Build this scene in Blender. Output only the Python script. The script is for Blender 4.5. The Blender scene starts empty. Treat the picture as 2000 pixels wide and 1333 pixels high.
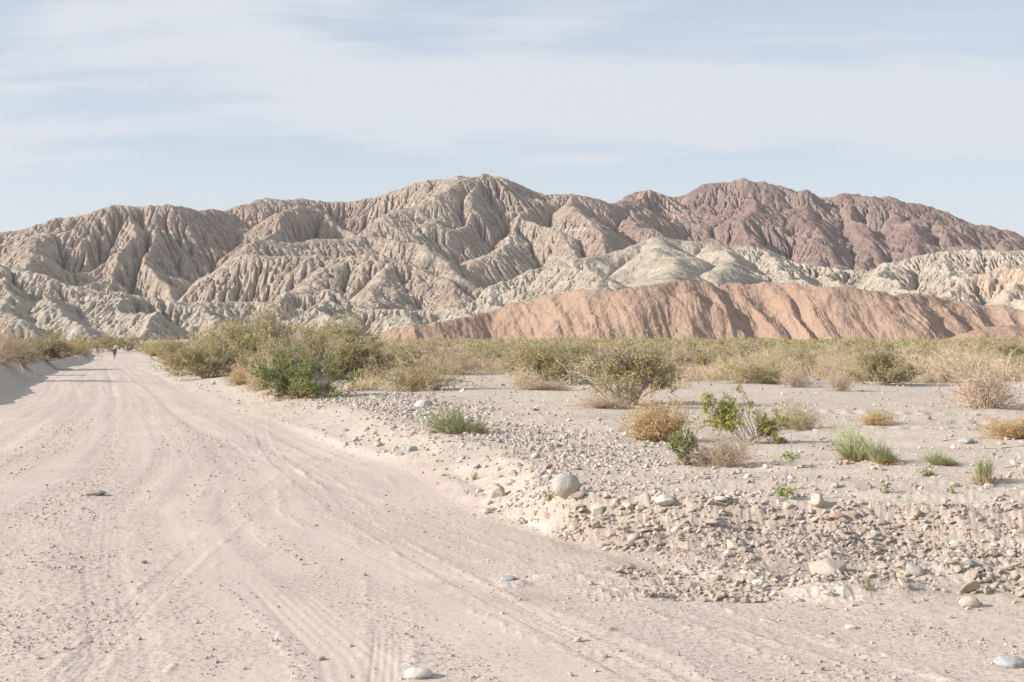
import bpy, math, time
import numpy as np
from mathutils import Vector, Matrix, Euler

T0 = time.time()
SC = bpy.context.scene
COL = SC.collection
R = math.radians
rng = np.random.default_rng(11)

# ------------------------------------------------------------------ camera, sky, sun, exposure
CAMZ, FPX, HORY = 1.75, 2500.0, 658.0          # eye height, focal length in photo pixels, horizon row
cam_d = bpy.data.cameras.new("camera")
cam = bpy.data.objects.new("camera", cam_d)
COL.objects.link(cam)
cam_d.sensor_width = 36.0
cam_d.lens = 36.0 * FPX / 2000.0
cam_d.clip_start = 0.1
cam_d.clip_end = 12000
cam.location = (0, 0, CAMZ)
cam.rotation_euler = (R(90) - math.atan((666.5 - HORY) / FPX), 0, 0)
SC.camera = cam

SUN_EL, SUN_BACK = 25.0, 13.0                   # elevation; degrees behind the left-hand side
to_sun = Vector((-math.cos(R(SUN_BACK)) * math.cos(R(SUN_EL)), -math.sin(R(SUN_BACK)) * math.cos(R(SUN_EL)), math.sin(R(SUN_EL))))
sun_d = bpy.data.lights.new("sun", 'SUN')
sun_d.energy = 5.0
sun_d.angle = R(0.5)
sun_d.color = (1.0, 0.915, 0.83)
sun = bpy.data.objects.new("sun", sun_d)
sun.rotation_euler = (-to_sun).to_track_quat('-Z', 'Y').to_euler()
COL.objects.link(sun)

SC.view_settings.view_transform = 'Standard'
SC.view_settings.look = 'None'
SC.view_settings.gamma = 1.0
SC.view_settings.exposure = 0.48
SC.view_settings.use_curve_mapping = False
SC.cycles.max_bounces = 6
SC.cycles.diffuse_bounces = 3
SC.cycles.volume_bounces = 1
SC.cycles.transparent_max_bounces = 8


class NT:
    """small helper for node trees"""
    def __init__(self, tree):
        self.t = tree
        tree.nodes.clear()
    def n(self, kind, **kw):
        nd = self.t.nodes.new(kind)
        for k, v in kw.items():
            if k.startswith('i_'):
                key = k[2:]
                key = int(key) if key.isdigit() else key.replace('_', ' ')
                nd.inputs[key].default_value = v
            else:
                setattr(nd, k, v)
        return nd
    def l(self, a, b):
        self.t.links.new(a, b)
    def math(self, op, a, b=None, clamp=False):
        m = self.n('ShaderNodeMath', operation=op, use_clamp=clamp)
        for i, v in enumerate((a, b)):
            if v is None: continue
            if isinstance(v, (int, float)): m.inputs[i].default_value = v
            else: self.l(v, m.inputs[i])
        return m.outputs[0]
    def ramp(self, fac, stops, interp='LINEAR'):
        r = self.n('ShaderNodeValToRGB')
        cr = r.color_ramp
        cr.interpolation = interp
        if len(stops) == 1: stops = [stops[0], (1.0, stops[0][1])]
        while len(cr.elements) < len(stops): cr.elements.new(0.5)
        for e, (p, c) in zip(cr.elements, stops):
            e.position = p
            e.color = (c, c, c, 1) if isinstance(c, (int, float)) else (*c, 1)
        self.l(fac, r.inputs[0])
        return r.outputs[0]
    def noise(self, vec, scale, detail=4, rough=0.55, dist=0.0):
        n = self.n('ShaderNodeTexNoise', i_Scale=scale, i_Detail=detail, i_Roughness=rough, i_Distortion=dist)
        if vec is not None: self.l(vec, n.inputs['Vector'])
        return n.outputs[0]
    def mix(self, fac, a, b, mode='MIX'):
        m = self.n('ShaderNodeMix', data_type='RGBA', blend_type=mode)
        for idx, v in ((0, fac), (6, a), (7, b)):
            if isinstance(v, (int, float)): m.inputs[idx].default_value = v if idx == 0 else (v, v, v, 1)
            elif isinstance(v, tuple): m.inputs[idx].default_value = (*v, 1)
            else: self.l(v, m.inputs[idx])
        return m.outputs[2]
    def mapping(self, vec, scale=(1, 1, 1), rot=(0, 0, 0), loc=(0, 0, 0)):
        m = self.n('ShaderNodeMapping')
        m.inputs['Scale'].default_value = scale
        m.inputs['Rotation'].default_value = rot
        m.inputs['Location'].default_value = loc
        self.l(vec, m.inputs['Vector'])
        return m.outputs[0]


world = bpy.data.worlds.new("World")
SC.world = world
world.use_nodes = True
w = NT(world.node_tree)
sky = w.n('ShaderNodeTexSky', sky_type='NISHITA', sun_disc=False)
sky.sun_elevation = R(SUN_EL)
sky.sun_rotation = R(270 - SUN_BACK)
sky.altitude = 100
sky.air_density = 1.0
sky.dust_density = 0.6
sky.ozone_density = 1.6
tc = w.n('ShaderNodeTexCoord')
sep = w.n('ShaderNodeSeparateXYZ')
w.l(tc.outputs['Generated'], sep.inputs[0])
zc = w.math('ADD', w.math('MAXIMUM', sep.outputs[2], 0.0), 0.16)
cmb = w.n('ShaderNodeCombineXYZ')
w.l(w.math('DIVIDE', sep.outputs[0], zc), cmb.inputs[0])
w.l(w.math('DIVIDE', sep.outputs[1], zc), cmb.inputs[1])
# thin cirrus veil on a plane high above: long streaks crossing the view
v1 = w.mapping(cmb.outputs[0], scale=(0.8, 1.25, 1), rot=(0, 0, R(-12)), loc=(1.3, 0.7, 0))
v2 = w.mapping(cmb.outputs[0], scale=(0.35, 1.1, 1), rot=(0, 0, R(12)), loc=(4.2, 2.1, 0))
n1 = w.noise(v1, 1.1, 5, 0.52, 0.35)
n2 = w.noise(v2, 0.9, 3, 0.45, 0.2)
n3 = w.noise(w.mapping(cmb.outputs[0], scale=(0.9, 4.2, 1), rot=(0, 0, R(-17)), loc=(2.2, 5.1, 0)), 1.6, 9, 0.62, 0.6)
veil = w.math('ADD', w.math('ADD', w.math('MULTIPLY', n1, 0.50), w.math('MULTIPLY', n2, 0.34)), w.math('MULTIPLY', n3, 0.16))
veil = w.ramp(veil, [(0.40, 0.16), (0.485, 0.62), (0.57, 1.0)], 'EASE')
veil = w.math('MAXIMUM', veil, w.ramp(sep.outputs[2], [(0.07, 0.93), (0.28, 0.0)]))   # more veil to look through low down
skyc = w.mix(veil, sky.outputs[0], (4.85, 5.15, 5.55))
bg = w.n('ShaderNodeBackground', i_Strength=0.105)
w.l(skyc, bg.inputs['Color'])
wo = w.n('ShaderNodeOutputWorld')
w.l(bg.outputs[0], wo.inputs['Surface'])

# ------------------------------------------------------------------ numeric helpers
_tab = np.random.default_rng(5).random((64, 256, 256)).astype(np.float32)

def vn(x, y, seed=0):
    """smooth value noise, -1..1"""
    t = _tab[seed % 64]
    xi = np.floor(x).astype(np.int64); yi = np.floor(y).astype(np.int64)
    fx = x - xi; fy = y - yi
    fx = fx * fx * fx * (fx * (fx * 6 - 15) + 10); fy = fy * fy * fy * (fy * (fy * 6 - 15) + 10)
    x0 = xi & 255; x1 = (xi + 1) & 255; y0 = yi & 255; y1 = (yi + 1) & 255
    a = t[x0, y0] * (1 - fx) + t[x1, y0] * fx
    b = t[x0, y1] * (1 - fx) + t[x1, y1] * fx
    return (a * (1 - fy) + b * fy) * 2 - 1

def fbm(x, y, seed=0, octv=5, gain=0.5, lac=2.03):
    s = 0; a = 1.0
    for o in range(octv):
        s = s + a * vn(x, y, seed + o)
        x = x * lac * 0.966 - y * lac * 0.259 + 7.3
        y = x * 0.259 / 0.966 + y * lac + 3.1
        a *= gain
    return s

def ridged(x, y, seed=0, octv=4):
    s = 0; a = 1.0
    for o in range(octv):
        s = s + a * (1 - 2 * np.abs(vn(x, y, seed + o)))
        x = x * 2.1 + 5.2; y = y * 2.1 + 1.7
        a *= 0.5
    return s

def sstep(a, b, x):
    t = np.clip((x - a) / (b - a), 0, 1)
    return t * t * (3 - 2 * t)

def mesh_from(name, verts, faces_flat, loop_counts, mat, smooth=True, attrs=None):
    me = bpy.data.meshes.new(name)
    faces_flat = np.asarray(faces_flat)
    if faces_flat.ndim == 2: loop_counts = np.full(len(faces_flat), faces_flat.shape[1])
    faces_flat = faces_flat.ravel()
    nv = len(verts); nl = len(faces_flat); nf = len(loop_counts)
    me.vertices.add(nv); me.loops.add(nl); me.polygons.add(nf)
    me.vertices.foreach_set('co', np.asarray(verts, np.float32).ravel())
    me.loops.foreach_set('vertex_index', np.asarray(faces_flat, np.int32).ravel())
    lc = np.asarray(loop_counts, np.int32)
    me.polygons.foreach_set('loop_start', np.concatenate([[0], np.cumsum(lc)[:-1]]).astype(np.int32))
    me.polygons.foreach_set('use_smooth', np.full(nf, bool(smooth)))
    if mat is not None: me.materials.append(mat)
    me.update(calc_edges=True)
    if attrs:
        for k, a in attrs.items():
            me.attributes.new(k, 'FLOAT', 'POINT')
            me.attributes[k].data.foreach_set('value', np.asarray(a, np.float32).ravel())
    return me

def grid_faces(nr, nc, wrap=False):
    i = np.arange(nr - 1)[:, None]; j = np.arange(nc if wrap else nc - 1)[None, :]
    j2 = (j + 1) % nc
    a = i * nc + j; b = i * nc + j2; c = (i + 1) * nc + j2; d = (i + 1) * nc + j
    return np.stack([a, b, c, d], -1).reshape(-1, 4)

def link(name, me, parent=None, **props):
    o = bpy.data.objects.new(name, me)
    COL.objects.link(o)
    if parent is not None: o.parent = parent
    for k, v in props.items(): o[k] = v
    return o

def erode(h, dx, iters, K, m=0.5, diff=0.0, floor=None, jit=0.0, seed=0):
    """stream-power incision: drains the surface and cuts gullies where water gathers"""
    ny, nx = h.shape
    r_ = np.random.default_rng(seed)
    offs = [(-1, -1), (-1, 0), (-1, 1), (0, -1), (0, 1), (1, -1), (1, 0), (1, 1)]
    idx = np.arange(ny * nx).reshape(ny, nx)
    dist = [dx * math.hypot(*o) for o in offs]
    for it in range(iters):
        hp = h + (r_.random(h.shape) - 0.5) * jit
        P = np.pad(hp, 1, mode='edge')
        best = np.zeros((ny, nx)); rec = idx.copy(); L = np.full((ny, nx), dx)
        for (oy, ox), d in zip(offs, dist):
            q = P[1 + oy:1 + oy + ny, 1 + ox:1 + ox + nx]
            s = (hp - q) / d * (0.93 + 0.14 * r_.random((ny, nx)))
            ok = (s > best)
            yy = np.clip(np.arange(ny)[:, None] + oy, 0, ny - 1); xx = np.clip(np.arange(nx)[None, :] + ox, 0, nx - 1)
            best = np.where(ok, s, best); rec = np.where(ok, yy * nx + xx, rec); L = np.where(ok, d, L)
        order = np.argsort(hp.ravel(), kind='stable')
        recl = rec.ravel().tolist()
        A = [1.0] * (ny * nx)
        ol = order.tolist()
        for i in reversed(ol):
            j = recl[i]
            if j != i: A[j] += A[i]
        A = np.array(A) * dx * dx
        f = (K if np.isscalar(K) else K.ravel()) * A ** m / L.ravel()
        fl = (1.0 / (1.0 + f)).tolist()
        hl = h.ravel().tolist()
        for i in ol:
            j = recl[i]
            if j != i:
                g = hl[i]; b = hl[j]
                if g > b: hl[i] = b + (g - b) * fl[i]
        h = np.array(hl).reshape(ny, nx)
        if diff > 0:
            P = np.pad(h, 1, mode='edge')
            h = h + diff * (P[:-2, 1:-1] + P[2:, 1:-1] + P[1:-1, :-2] + P[1:-1, 2:] - 4 * h)
    return h

def crest(X, Y, lines, steep=1.0):
    """height of a surface hung from crest lines; every line is [(photo x, photo y, distance), ...] and a slope"""
    H = np.full(X.shape, -60.0)
    for pts, slope, rnd in lines:
        P = [((px - 1000) / FPX * D, D, CAMZ + (HORY - py) / FPX * D) for px, py, D in pts]
        for (ax, ay, az), (bx, by, bz) in zip(P[:-1], P[1:]):
            ux, uy = bx - ax, by - ay
            t = np.clip(((X - ax) * ux + (Y - ay) * uy) / (ux * ux + uy * uy + 1e-9), 0, 1)
            d = np.hypot(X - ax - t * ux, Y - ay - t * uy)
            z = az + t * (bz - az) - slope * steep * (np.sqrt(d * d + rnd * rnd) - rnd)
            k = 0.08
            H = np.maximum(H, z)
    return H

def heightfield(name, x0, x1, y0, y1, dx, fn, mat, smooth=False, **props):
    xs = np.arange(x0, x1 + dx / 2, dx); ys = np.arange(y0, y1 + dx / 2, dx)
    X, Y = np.meshgrid(xs, ys)
    h, attrs = fn(X, Y)
    v = np.stack([X, Y, h], -1).reshape(-1, 3)
    f = grid_faces(len(ys), len(xs))
    hv = h.ravel()
    keep = hv[f].max(1) > -3.0
    f = f[keep]
    used, inv = np.unique(f, return_inverse=True)
    f = inv.reshape(f.shape)
    at_ = {k: a.ravel()[used] for k, a in attrs.items()}
    me = mesh_from(name, v[used], f, np.full(len(f), 4), mat, smooth, at_)
    return link(name, me, kind='structure', **props)

def deepen(h, k, r=10):
    """cut the gullies deeper below the broad shape of the hills"""
    s = h.copy()
    for _ in range(r):
        P = np.pad(s, 2, mode='edge')
        s = (P[:-4, 2:-2] + P[4:, 2:-2] + P[2:-2, :-4] + P[2:-2, 4:] + s) / 5
    d = h - s
    return h + (k - 1) * np.minimum(d, 0) - 0.25 * np.maximum(d, 0)

def relief(h, r=3):
    """convex (+) or concave (-): the rock colour turns paler on convex crests"""
    s = h.copy()
    for _ in range(r):
        P = np.pad(s, 1, mode='edge')
        s = (P[:-2, 1:-1] + P[2:, 1:-1] + P[1:-1, :-2] + P[1:-1, 2:]) / 4
    return h - s

# ------------------------------------------------------------------ rock and sand materials
def new_mat(name):
    m = bpy.data.materials.new(name)
    m.use_nodes = True
    return m, NT(m.node_tree)

def finish(t, color, rough=0.95, bump=None, bstr=0.5, bdist=0.1, spec=0.15):
    p = t.n('ShaderNodeBsdfPrincipled', i_Roughness=rough)
    p.inputs['Specular IOR Level'].default_value = spec
    if isinstance(color, tuple): p.inputs['Base Color'].default_value = (*color, 1)
    else: t.l(color, p.inputs['Base Color'])
    if bump is not None:
        b = t.n('ShaderNodeBump', i_Strength=bstr, i_Distance=bdist)
        t.l(bump, b.inputs['Height'])
        t.l(b.outputs[0], p.inputs['Normal'])
    o = t.n('ShaderNodeOutputMaterial')
    t.l(p.outputs[0], o.inputs['Surface'])
    return p

def rock_mat(name, cols, patch, patch_amt, strata=0.06, nscale=0.02, bdist=2.5, bscale=0.10, tilt=(0.5, 0.2), gain=1.0, pattr=None, mott=1.0):
    """layered badland rock: strata colours, patches of another rock, rubbly bump"""
    m, t = new_mat(name)
    g = t.n('ShaderNodeNewGeometry')
    pos = g.outputs['Position']
    sp = t.n('ShaderNodeSeparateXYZ'); t.l(pos, sp.inputs[0])
    warp = t.noise(pos, nscale, 5, 0.6)
    a = t.math('ADD', sp.outputs[2], t.math('MULTIPLY', sp.outputs[0], tilt[0]))
    a = t.math('ADD', a, t.math('MULTIPLY', sp.outputs[1], tilt[1]))
    a = t.math('ADD', a, t.math('MULTIPLY', warp, 60.0))
    band = t.n('ShaderNodeTexNoise', noise_dimensions='1D', i_Scale=strata, i_Detail=5, i_Roughness=0.6)
    t.l(a, band.inputs['W'])
    n = len(cols)
    c = t.ramp(band.outputs[0], [(0.28 + 0.44 * i / max(1, n - 1), cols[i]) for i in range(n)])
    p = t.noise(pos, nscale * 0.55, 5, 0.62, 0.6)
    if pattr:
        at_ = t.n('ShaderNodeAttribute', attribute_name=pattr)
        p = t.math('ADD', p, at_.outputs['Fac'])
    pm = t.ramp(p, [(0.5 - 0.02, 0.0), (0.62, patch_amt)])
    c = t.mix(pm, c, patch)
    c = t.mix(1.0, c, t.ramp(t.noise(t.mapping(pos, scale=(1, 1, 2.5), rot=(0.3, 0.5, 0)), bscale * 0.45, 5, 0.65, 0.8), [(0.32, 1 - 0.20 * mott), (0.68, 1 + 0.16 * mott)]), 'MULTIPLY')
    fine = t.noise(pos, bscale * 2.2, 6, 0.7)
    c = t.mix(1.0, c, t.ramp(fine, [(0.25, 0.80 * gain), (0.75, 1.18 * gain)]), 'MULTIPLY')
    rel = t.n('ShaderNodeAttribute', attribute_name='relief')
    c = t.mix(t.math('MULTIPLY', t.math('ADD', rel.outputs['Fac'], 0.0), 0.25, True), c, (0.52, 0.45, 0.38))
    b1 = t.noise(t.mapping(pos, scale=(1, 0.6, 0.35)), bscale, 8, 0.68, 0.5)
    finish(t, c, 0.97, b1, 1.0, bdist, 0.05)
    return m

M = {}
M['range'] = rock_mat('range_rock', [(0.28, 0.217, 0.162), (0.385, 0.317, 0.245), (0.315, 0.252, 0.196), (0.41, 0.347, 0.275), (0.34, 0.282, 0.219)],
                      (0.275, 0.18, 0.15), 0.8, 0.05, 0.006, 5.0, 0.06, (0.25, 0.12), 1.0, 'litho')
M['purple'] = rock_mat('purple_rock', [(0.19, 0.13, 0.113), (0.24, 0.162, 0.138), (0.21, 0.15, 0.133), (0.27, 0.185, 0.152)],
                       (0.31, 0.25, 0.20), 0.5, 0.04, 0.006, 6.0, 0.05, (0.3, 0.3), 1.0, 'litho')
M['pale'] = rock_mat('pale_badland', [(0.305, 0.26, 0.205), (0.395, 0.345, 0.275), (0.335, 0.292, 0.235), (0.415, 0.365, 0.295), (0.37, 0.325, 0.25)],
                     (0.45, 0.325, 0.235), 0.65, 0.07, 0.010, 2.0, 0.12, (0.2, 0.1), 1.0, 'litho')
M['mound'] = rock_mat('mound_earth', [(0.315, 0.222, 0.165), (0.36, 0.257, 0.194), (0.335, 0.237, 0.178)],
                      (0.33, 0.22, 0.165), 0.4, 0.2, 0.03, 0.8, 0.4, (0.1, 0.1), mott=0.3)

# ------------------------------------------------------------------ mountains and hills
def mtn_range(X, Y):
    wx = X + 26 * fbm(X / 160, Y / 160, 1, 4); wy = Y + 26 * fbm(X / 160, Y / 160, 9, 4)
    L = [
        # skyline
        ([(-420, 560, 1850), (-200, 500, 1850), (0, 456, 1850), (100, 424, 1850), (210, 404, 1850), (340, 401, 1860), (455, 413, 2000), (540, 396, 2050), (640, 391, 2050), (700, 388, 2050), (780, 370, 2020), (850, 353, 2000), (935, 341, 2000), (985, 352, 2000), (1050, 376, 2030), (1120, 379, 2060), (1190, 401, 2100), (1260, 372, 2250), (1350, 420, 2300)], 0.70, 20),
        # big spurs coming down towards the plain
        ([(60, 440, 1850), (70, 490, 1700), (50, 545, 1560)], 0.62, 12),
        ([(230, 404, 1850), (250, 450, 1740), (215, 505, 1640), (190, 560, 1560)], 0.75, 8),
        ([(340, 402, 1900), (368, 450, 1850), (378, 500, 1800), (350, 570, 1720)], 0.70, 6),
        ([(300, 420, 1850), (290, 490, 1700), (310, 580, 1560)], 0.7, 8),
        ([(640, 391, 2050), (655, 425, 1970), (668, 462, 1890)], 0.75, 5),
        ([(915, 385, 1960), (905, 440, 1870), (925, 475, 1800)], 0.75, 5),
        ([(640, 391, 2050), (560, 420, 1930), (500, 460, 1800), (440, 512, 1690), (365, 582, 1560)], 0.66, 8),
        ([(935, 341, 2000), (850, 382, 1880), (780, 428, 1790), (740, 458, 1740)], 0.6, 14),
        ([(740, 458, 1740), (640, 458, 1690), (560, 470, 1650), (500, 520, 1590)], 0.55, 12),
        ([(740, 458, 1740), (820, 482, 1660), (900, 528, 1580)], 0.6, 9),
        ([(935, 341, 2000), (940, 400, 1870), (890, 450, 1790)], 0.75, 6),
        ([(1050, 376, 2030), (1030, 415, 1900), (985, 455, 1800), (940, 500, 1690), (905, 530, 1620)], 0.62, 8),
        ([(1120, 379, 2060), (1150, 420, 1900), (1170, 450, 1800), (1190, 490, 1700)], 0.6, 8),
        ([(1030, 415, 1900), (1090, 450, 1800), (1120, 490, 1700), (1100, 520, 1640)], 0.6, 8),
        ([(1260, 372, 2250), (1230, 430, 2050), (1300, 460, 1900), (1380, 480, 1850)], 0.5, 10),
        # middle foothills
        ([(500, 500, 1560), (600, 492, 1530), (700, 500, 1500), (800, 515, 1480), (900, 540, 1450), (1000, 565, 1400)], 0.55, 10),
        ([(640, 494, 1520), (600, 545, 1420), (560, 590, 1330)], 0.6, 8),
        ([(760, 508, 1490), (740, 560, 1390), (720, 600, 1310)], 0.6, 8),
        ([(870, 530, 1460), (880, 580, 1370), (860, 620, 1290)], 0.6, 8),
        ([(-300, 560, 1500), (0, 540, 1480), (100, 560, 1440), (250, 575, 1400), (400, 590, 1380), (500, 580, 1400)], 0.5, 10),
    ]
    h = crest(wx, wy, L, 1.22)
    h += 5 * fbm(X / 70, Y / 70, 17, 4, 0.45) + 0.5 * ridged(X / 16, Y / 16, 19, 3) + 1.0 * fbm(X / 7, Y / 7, 23, 3)
    h = np.maximum(h, -6 + 0.02 * (Y - 1300))
    K = 0.15 * np.exp(1.5 * vn(X / 130, Y / 130, 31) + 0.7 * vn(X / 45, Y / 45, 32))
    h = erode(h, X[0, 1] - X[0, 0], 8, K, 0.42, 0.0, jit=0.6, seed=3)
    h = erode(h, X[0, 1] - X[0, 0], 3, K * 0.7, 0.36, 0.0, jit=1.2, seed=4)
    h = deepen(h, 2.1)
    h += 1.3 * ridged(X / 10 + Y / 30, Y / 13, 41, 4) * sstep(-0.6, 0.5, vn(X / 60, Y / 60, 44) + 0.3) + 0.5 * fbm(X / 4.5, Y / 4.5, 48, 2)
    px = 1000 + X / Y * FPX
    py = HORY - (h - CAMZ) / Y * FPX
    # where the reddish rock crops out: the left dome, round the summit and towards the purple mountain
    li = -0.08 + 0.06 * np.exp(-((X + 480) / 120) ** 2) + 0.30 * sstep(20, 260, X) * sstep(70, 130, h) + 0.1 * np.exp(-((X + 60) / 60) ** 2 - ((h - 150) / 35) ** 2)
    return h, {'litho': li, 'relief': np.clip(relief(h) * 0.8, 0, 1)}

def mtn_purple(X, Y):
    wx = X + 22 * fbm(X / 130, Y / 130, 3, 5); wy = Y + 22 * fbm(X / 130, Y / 130, 12, 5)
    L = [
        ([(1080, 420, 2350), (1190, 402, 2330), (1265, 370, 2300), (1312, 386, 2330), (1345, 380, 2330), (1390, 370, 2300), (1445, 347, 2300), (1530, 361, 2300), (1600, 393, 2330), (1650, 388, 2300), (1740, 399, 2280), (1850, 413, 2280), (1900, 435, 2280), (2000, 459, 2260), (2200, 500, 2250), (2450, 560, 2250)], 0.62, 18),
        ([(1265, 370, 2300), (1250, 420, 2180), (1230, 470, 2080)], 0.6, 8),
        ([(1390, 370, 2300), (1370, 420, 2180), (1400, 470, 2070), (1420, 520, 1960)], 0.62, 7),
        ([(1445, 347, 2300), (1470, 400, 2170), (1480, 450, 2070), (1530, 510, 1960)], 0.62, 7),
        ([(1530, 361, 2300), (1560, 420, 2160), (1600, 470, 2060), (1620, 530, 1950)], 0.62, 7),
        ([(1650, 388, 2300), (1660, 430, 2180), (1690, 480, 2080), (1700, 530, 1980)], 0.62, 7),
        ([(1740, 399, 2280), (1770, 450, 2150), (1800, 500, 2040)], 0.6, 7),
        ([(1850, 413, 2280), (1870, 460, 2150), (1900, 500, 2060)], 0.6, 7),
        ([(2000, 459, 2260), (1990, 500, 2130), (2020, 530, 2040)], 0.6, 7),
    ]
    h = crest(wx, wy, L, 1.1)
    h += 8 * fbm(X / 70, Y / 70, 19, 5, 0.55) + 2.2 * ridged(X / 36 + Y / 60, Y / 40, 27, 4)
    h = np.maximum(h, -6)
    K = 0.045 * np.exp(1.6 * vn(X / 90, Y / 90, 33))
    h = erode(h, X[0, 1] - X[0, 0], 8, K * 1.8, 0.38, 0.0, jit=1.0, seed=5)
    h = deepen(h, 1.9)
    h += 1.7 * ridged(X / 15 + 0.6 * Y / 15, Y / 24, 43, 4)
    return h, {'litho': np.full(h.shape, -0.10), 'relief': np.clip(relief(h) * 0.4, 0, 1)}

def hills_front(X, Y):
    wx = X + 10 * fbm(X / 60, Y / 60, 4, 4); wy = Y + 10 * fbm(X / 60, Y / 60, 14, 4)
    L = [
        # left: low dissected badlands
        ([(-450, 560, 1120), (-200, 520, 1120), (0, 508, 1120), (60, 530, 1100), (130, 545, 1080), (210, 560, 1060), (300, 575, 1060), (400, 592, 1060), (520, 588, 1080)], 0.62, 5),
        ([(0, 508, 1120), (20, 560, 1010), (10, 610, 930), (30, 640, 880)], 0.6, 4),
        ([(130, 545, 1080), (110, 590, 990), (140, 630, 900)], 0.6, 4),
        ([(210, 560, 1060), (250, 600, 960), (300, 615, 900), (290, 645, 850)], 0.6, 4),
        ([(400, 592, 1060), (400, 620, 960), (420, 640, 880)], 0.6, 4),
        ([(520, 588, 1080), (560, 560, 1130), (640, 560, 1130), (720, 590, 1080), (800, 600, 1060), (900, 590, 1060), (1000, 575, 1060), (1060, 560, 1060)], 0.6, 5),
        ([(640, 560, 1130), (650, 610, 1000), (640, 640, 910)], 0.6, 4),
        ([(800, 600, 1060), (790, 625, 960), (780, 650, 880)], 0.6, 4),
        ([(900, 590, 1060), (900, 620, 960), (890, 645, 880)], 0.6, 4),
        ([(980, 578, 1060), (960, 610, 960)], 0.6, 4),
        # right: pale greenish hills behind the orange mounds
        ([(980, 560, 1080), (1030, 530, 1110), (1100, 512, 1150), (1200, 490, 1200), (1280, 461, 1230), (1400, 471, 1230), (1500, 490, 1230), (1560, 512, 1220), (1620, 526, 1200), (1700, 516, 1180), (1760, 506, 1170), (1850, 494, 1160), (2000, 487, 1150), (2200, 470, 1150), (2450, 500, 1150)], 0.55, 7),
        ([(1100, 512, 1150), (1140, 530, 1050), (1200, 545, 960)], 0.5, 8),
        ([(1280, 461, 1230), (1300, 500, 1110), (1330, 520, 1020), (1300, 545, 930)], 0.52, 8),
        ([(1400, 471, 1230), (1420, 510, 1110), (1400, 530, 1000)], 0.55, 6),
        ([(1500, 490, 1230), (1520, 530, 1090), (1560, 545, 990)], 0.55, 5),
        ([(1620, 526, 1200), (1650, 550, 1080), (1640, 570, 980)], 0.55, 5),
        ([(1760, 506, 1170), (1740, 545, 1060), (1780, 570, 960)], 0.6, 5),
        ([(1850, 494, 1160), (1880, 535, 1040)], 0.6, 5),
        ([(1760, 600, 800), (1830, 570, 850), (1900, 540, 880), (2000, 518, 880), (2150, 500, 880), (2400, 540, 880)], 0.6, 5),
        ([(2000, 518, 880), (1980, 560, 800), (2010, 600, 740)], 0.6, 4),
    ]
    h = crest(wx, wy, L, 1.2)
    soft = sstep(20, 90, X) * (1 - sstep(150, 290, X))       # the smooth pale dunes in the middle
    h += (2.6 * fbm(X / 26, Y / 26, 21, 4, 0.5) + 1.0 * ridged(X / 15, Y / 15, 24, 3) + 0.6 * fbm(X / 6, Y / 6, 25, 3)) * (1 - 0.7 * soft)
    h = np.maximum(h, -6 + 0.012 * (Y - 800))
    K = 0.20 * (1 - 0.9 * soft) * 0.8 * np.exp(1.2 * vn(X / 70, Y / 70, 35) + 0.5 * vn(X / 25, Y / 25, 34))
    h = erode(h, X[0, 1] - X[0, 0], 8, K, 0.42, 0.0, jit=0.4, seed=7)
    h = erode(h, X[0, 1] - X[0, 0], 3, K * 0.6, 0.36, 0.0, jit=0.8, seed=8)
    h = deepen(h, 1.8)
    h += 0.8 * ridged(X / 5, Y / 8, 42, 3) * (1 - 0.6 * soft)
    li = -0.10 + 0.22 * sstep(250, 330, X) * sstep(18, 40, h) * (Y < 960) + 0.10 * np.exp(-((X - 190) / 50) ** 2) * sstep(1100, 1180, Y)
    li = li - 0.2 * soft
    return h, {'litho': li, 'relief': np.clip(relief(h) * 1.2, 0, 1)}

def mounds(X, Y):
    wx = X + 3 * fbm(X / 30, Y / 30, 6, 3); wy = Y + 3 * fbm(X / 30, Y / 30, 16, 3)
    top = [(700, 668), (730, 660), (765, 645), (800, 634), (830, 627), (870, 630), (910, 622), (950, 610), (1000, 592), (1030, 582), (1075, 573), (1110, 575), (1150, 566), (1200, 569), (1250, 562), (1290, 556), (1318, 547), (1352, 549), (1385, 560), (1430, 553), (1460, 551), (1490, 550), (1560, 556), (1620, 563), (1700, 571), (1800, 578), (1850, 584), (1900, 592), (1960, 601), (2010, 611), (2100, 628), (2250, 650)]
    L = [([(px, py, 560 + 14 * math.sin(px / 71.0)) for px, py in top], 0.66, 2.0)]
    L.append(([(1870, 664, 470), (1920, 648, 478), (1975, 636, 480), (2060, 628, 480), (2200, 650, 480)], 0.4, 6))
    h = crest(wx, wy, L)
    # rounded pleats with sharp creases, sweeping down and to the right like tipped earth
    pp = np.clip(1000 + X / 560 * FPX, 600, 2400)
    d = np.clip(560 + 14 * np.sin(pp / 71.0) - Y, 0, 60)
    t = X - 0.16 * d + 2.2 * vn(X / 25, Y / 25, 36)
    def tri(q): return np.abs(2 * (q - np.floor(q)) - 1)
    q1 = t / 19.0 + 1.1 * vn(t / 34.0, d / 80, 37)
    amp = 0.65 + 0.5 * vn(t / 26.0, d * 0, 38)
    pl = amp * tri(q1) + 0.16 * tri(t / 5.3 + 0.8 * vn(t / 9.0, d / 30, 39)) + 0.05 * tri(t / 2.1 + vn(t / 4.0, d / 12, 40))
    h = h + (pl - 0.6) * (0.7 + np.minimum(d * 0.17, 3.2)) * (Y > 492)
    h += 0.35 * fbm(X / 9, Y / 9, 29, 4)
    h = np.maximum(h, -5)
    h = erode(h + 0.25 * fbm(X / 3.5, Y / 3.5, 46, 3) + 1.0 * fbm(X / 12, Y / 12, 47, 3), X[0, 1] - X[0, 0], 3, 0.008, 0.42, 0.0, jit=0.2, seed=9)
    h += 0.14 * ridged(X / 2.0, Y / 2.4, 45, 4)
    return h, {'litho': np.zeros(h.shape), 'relief': np.zeros(h.shape)}

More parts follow.
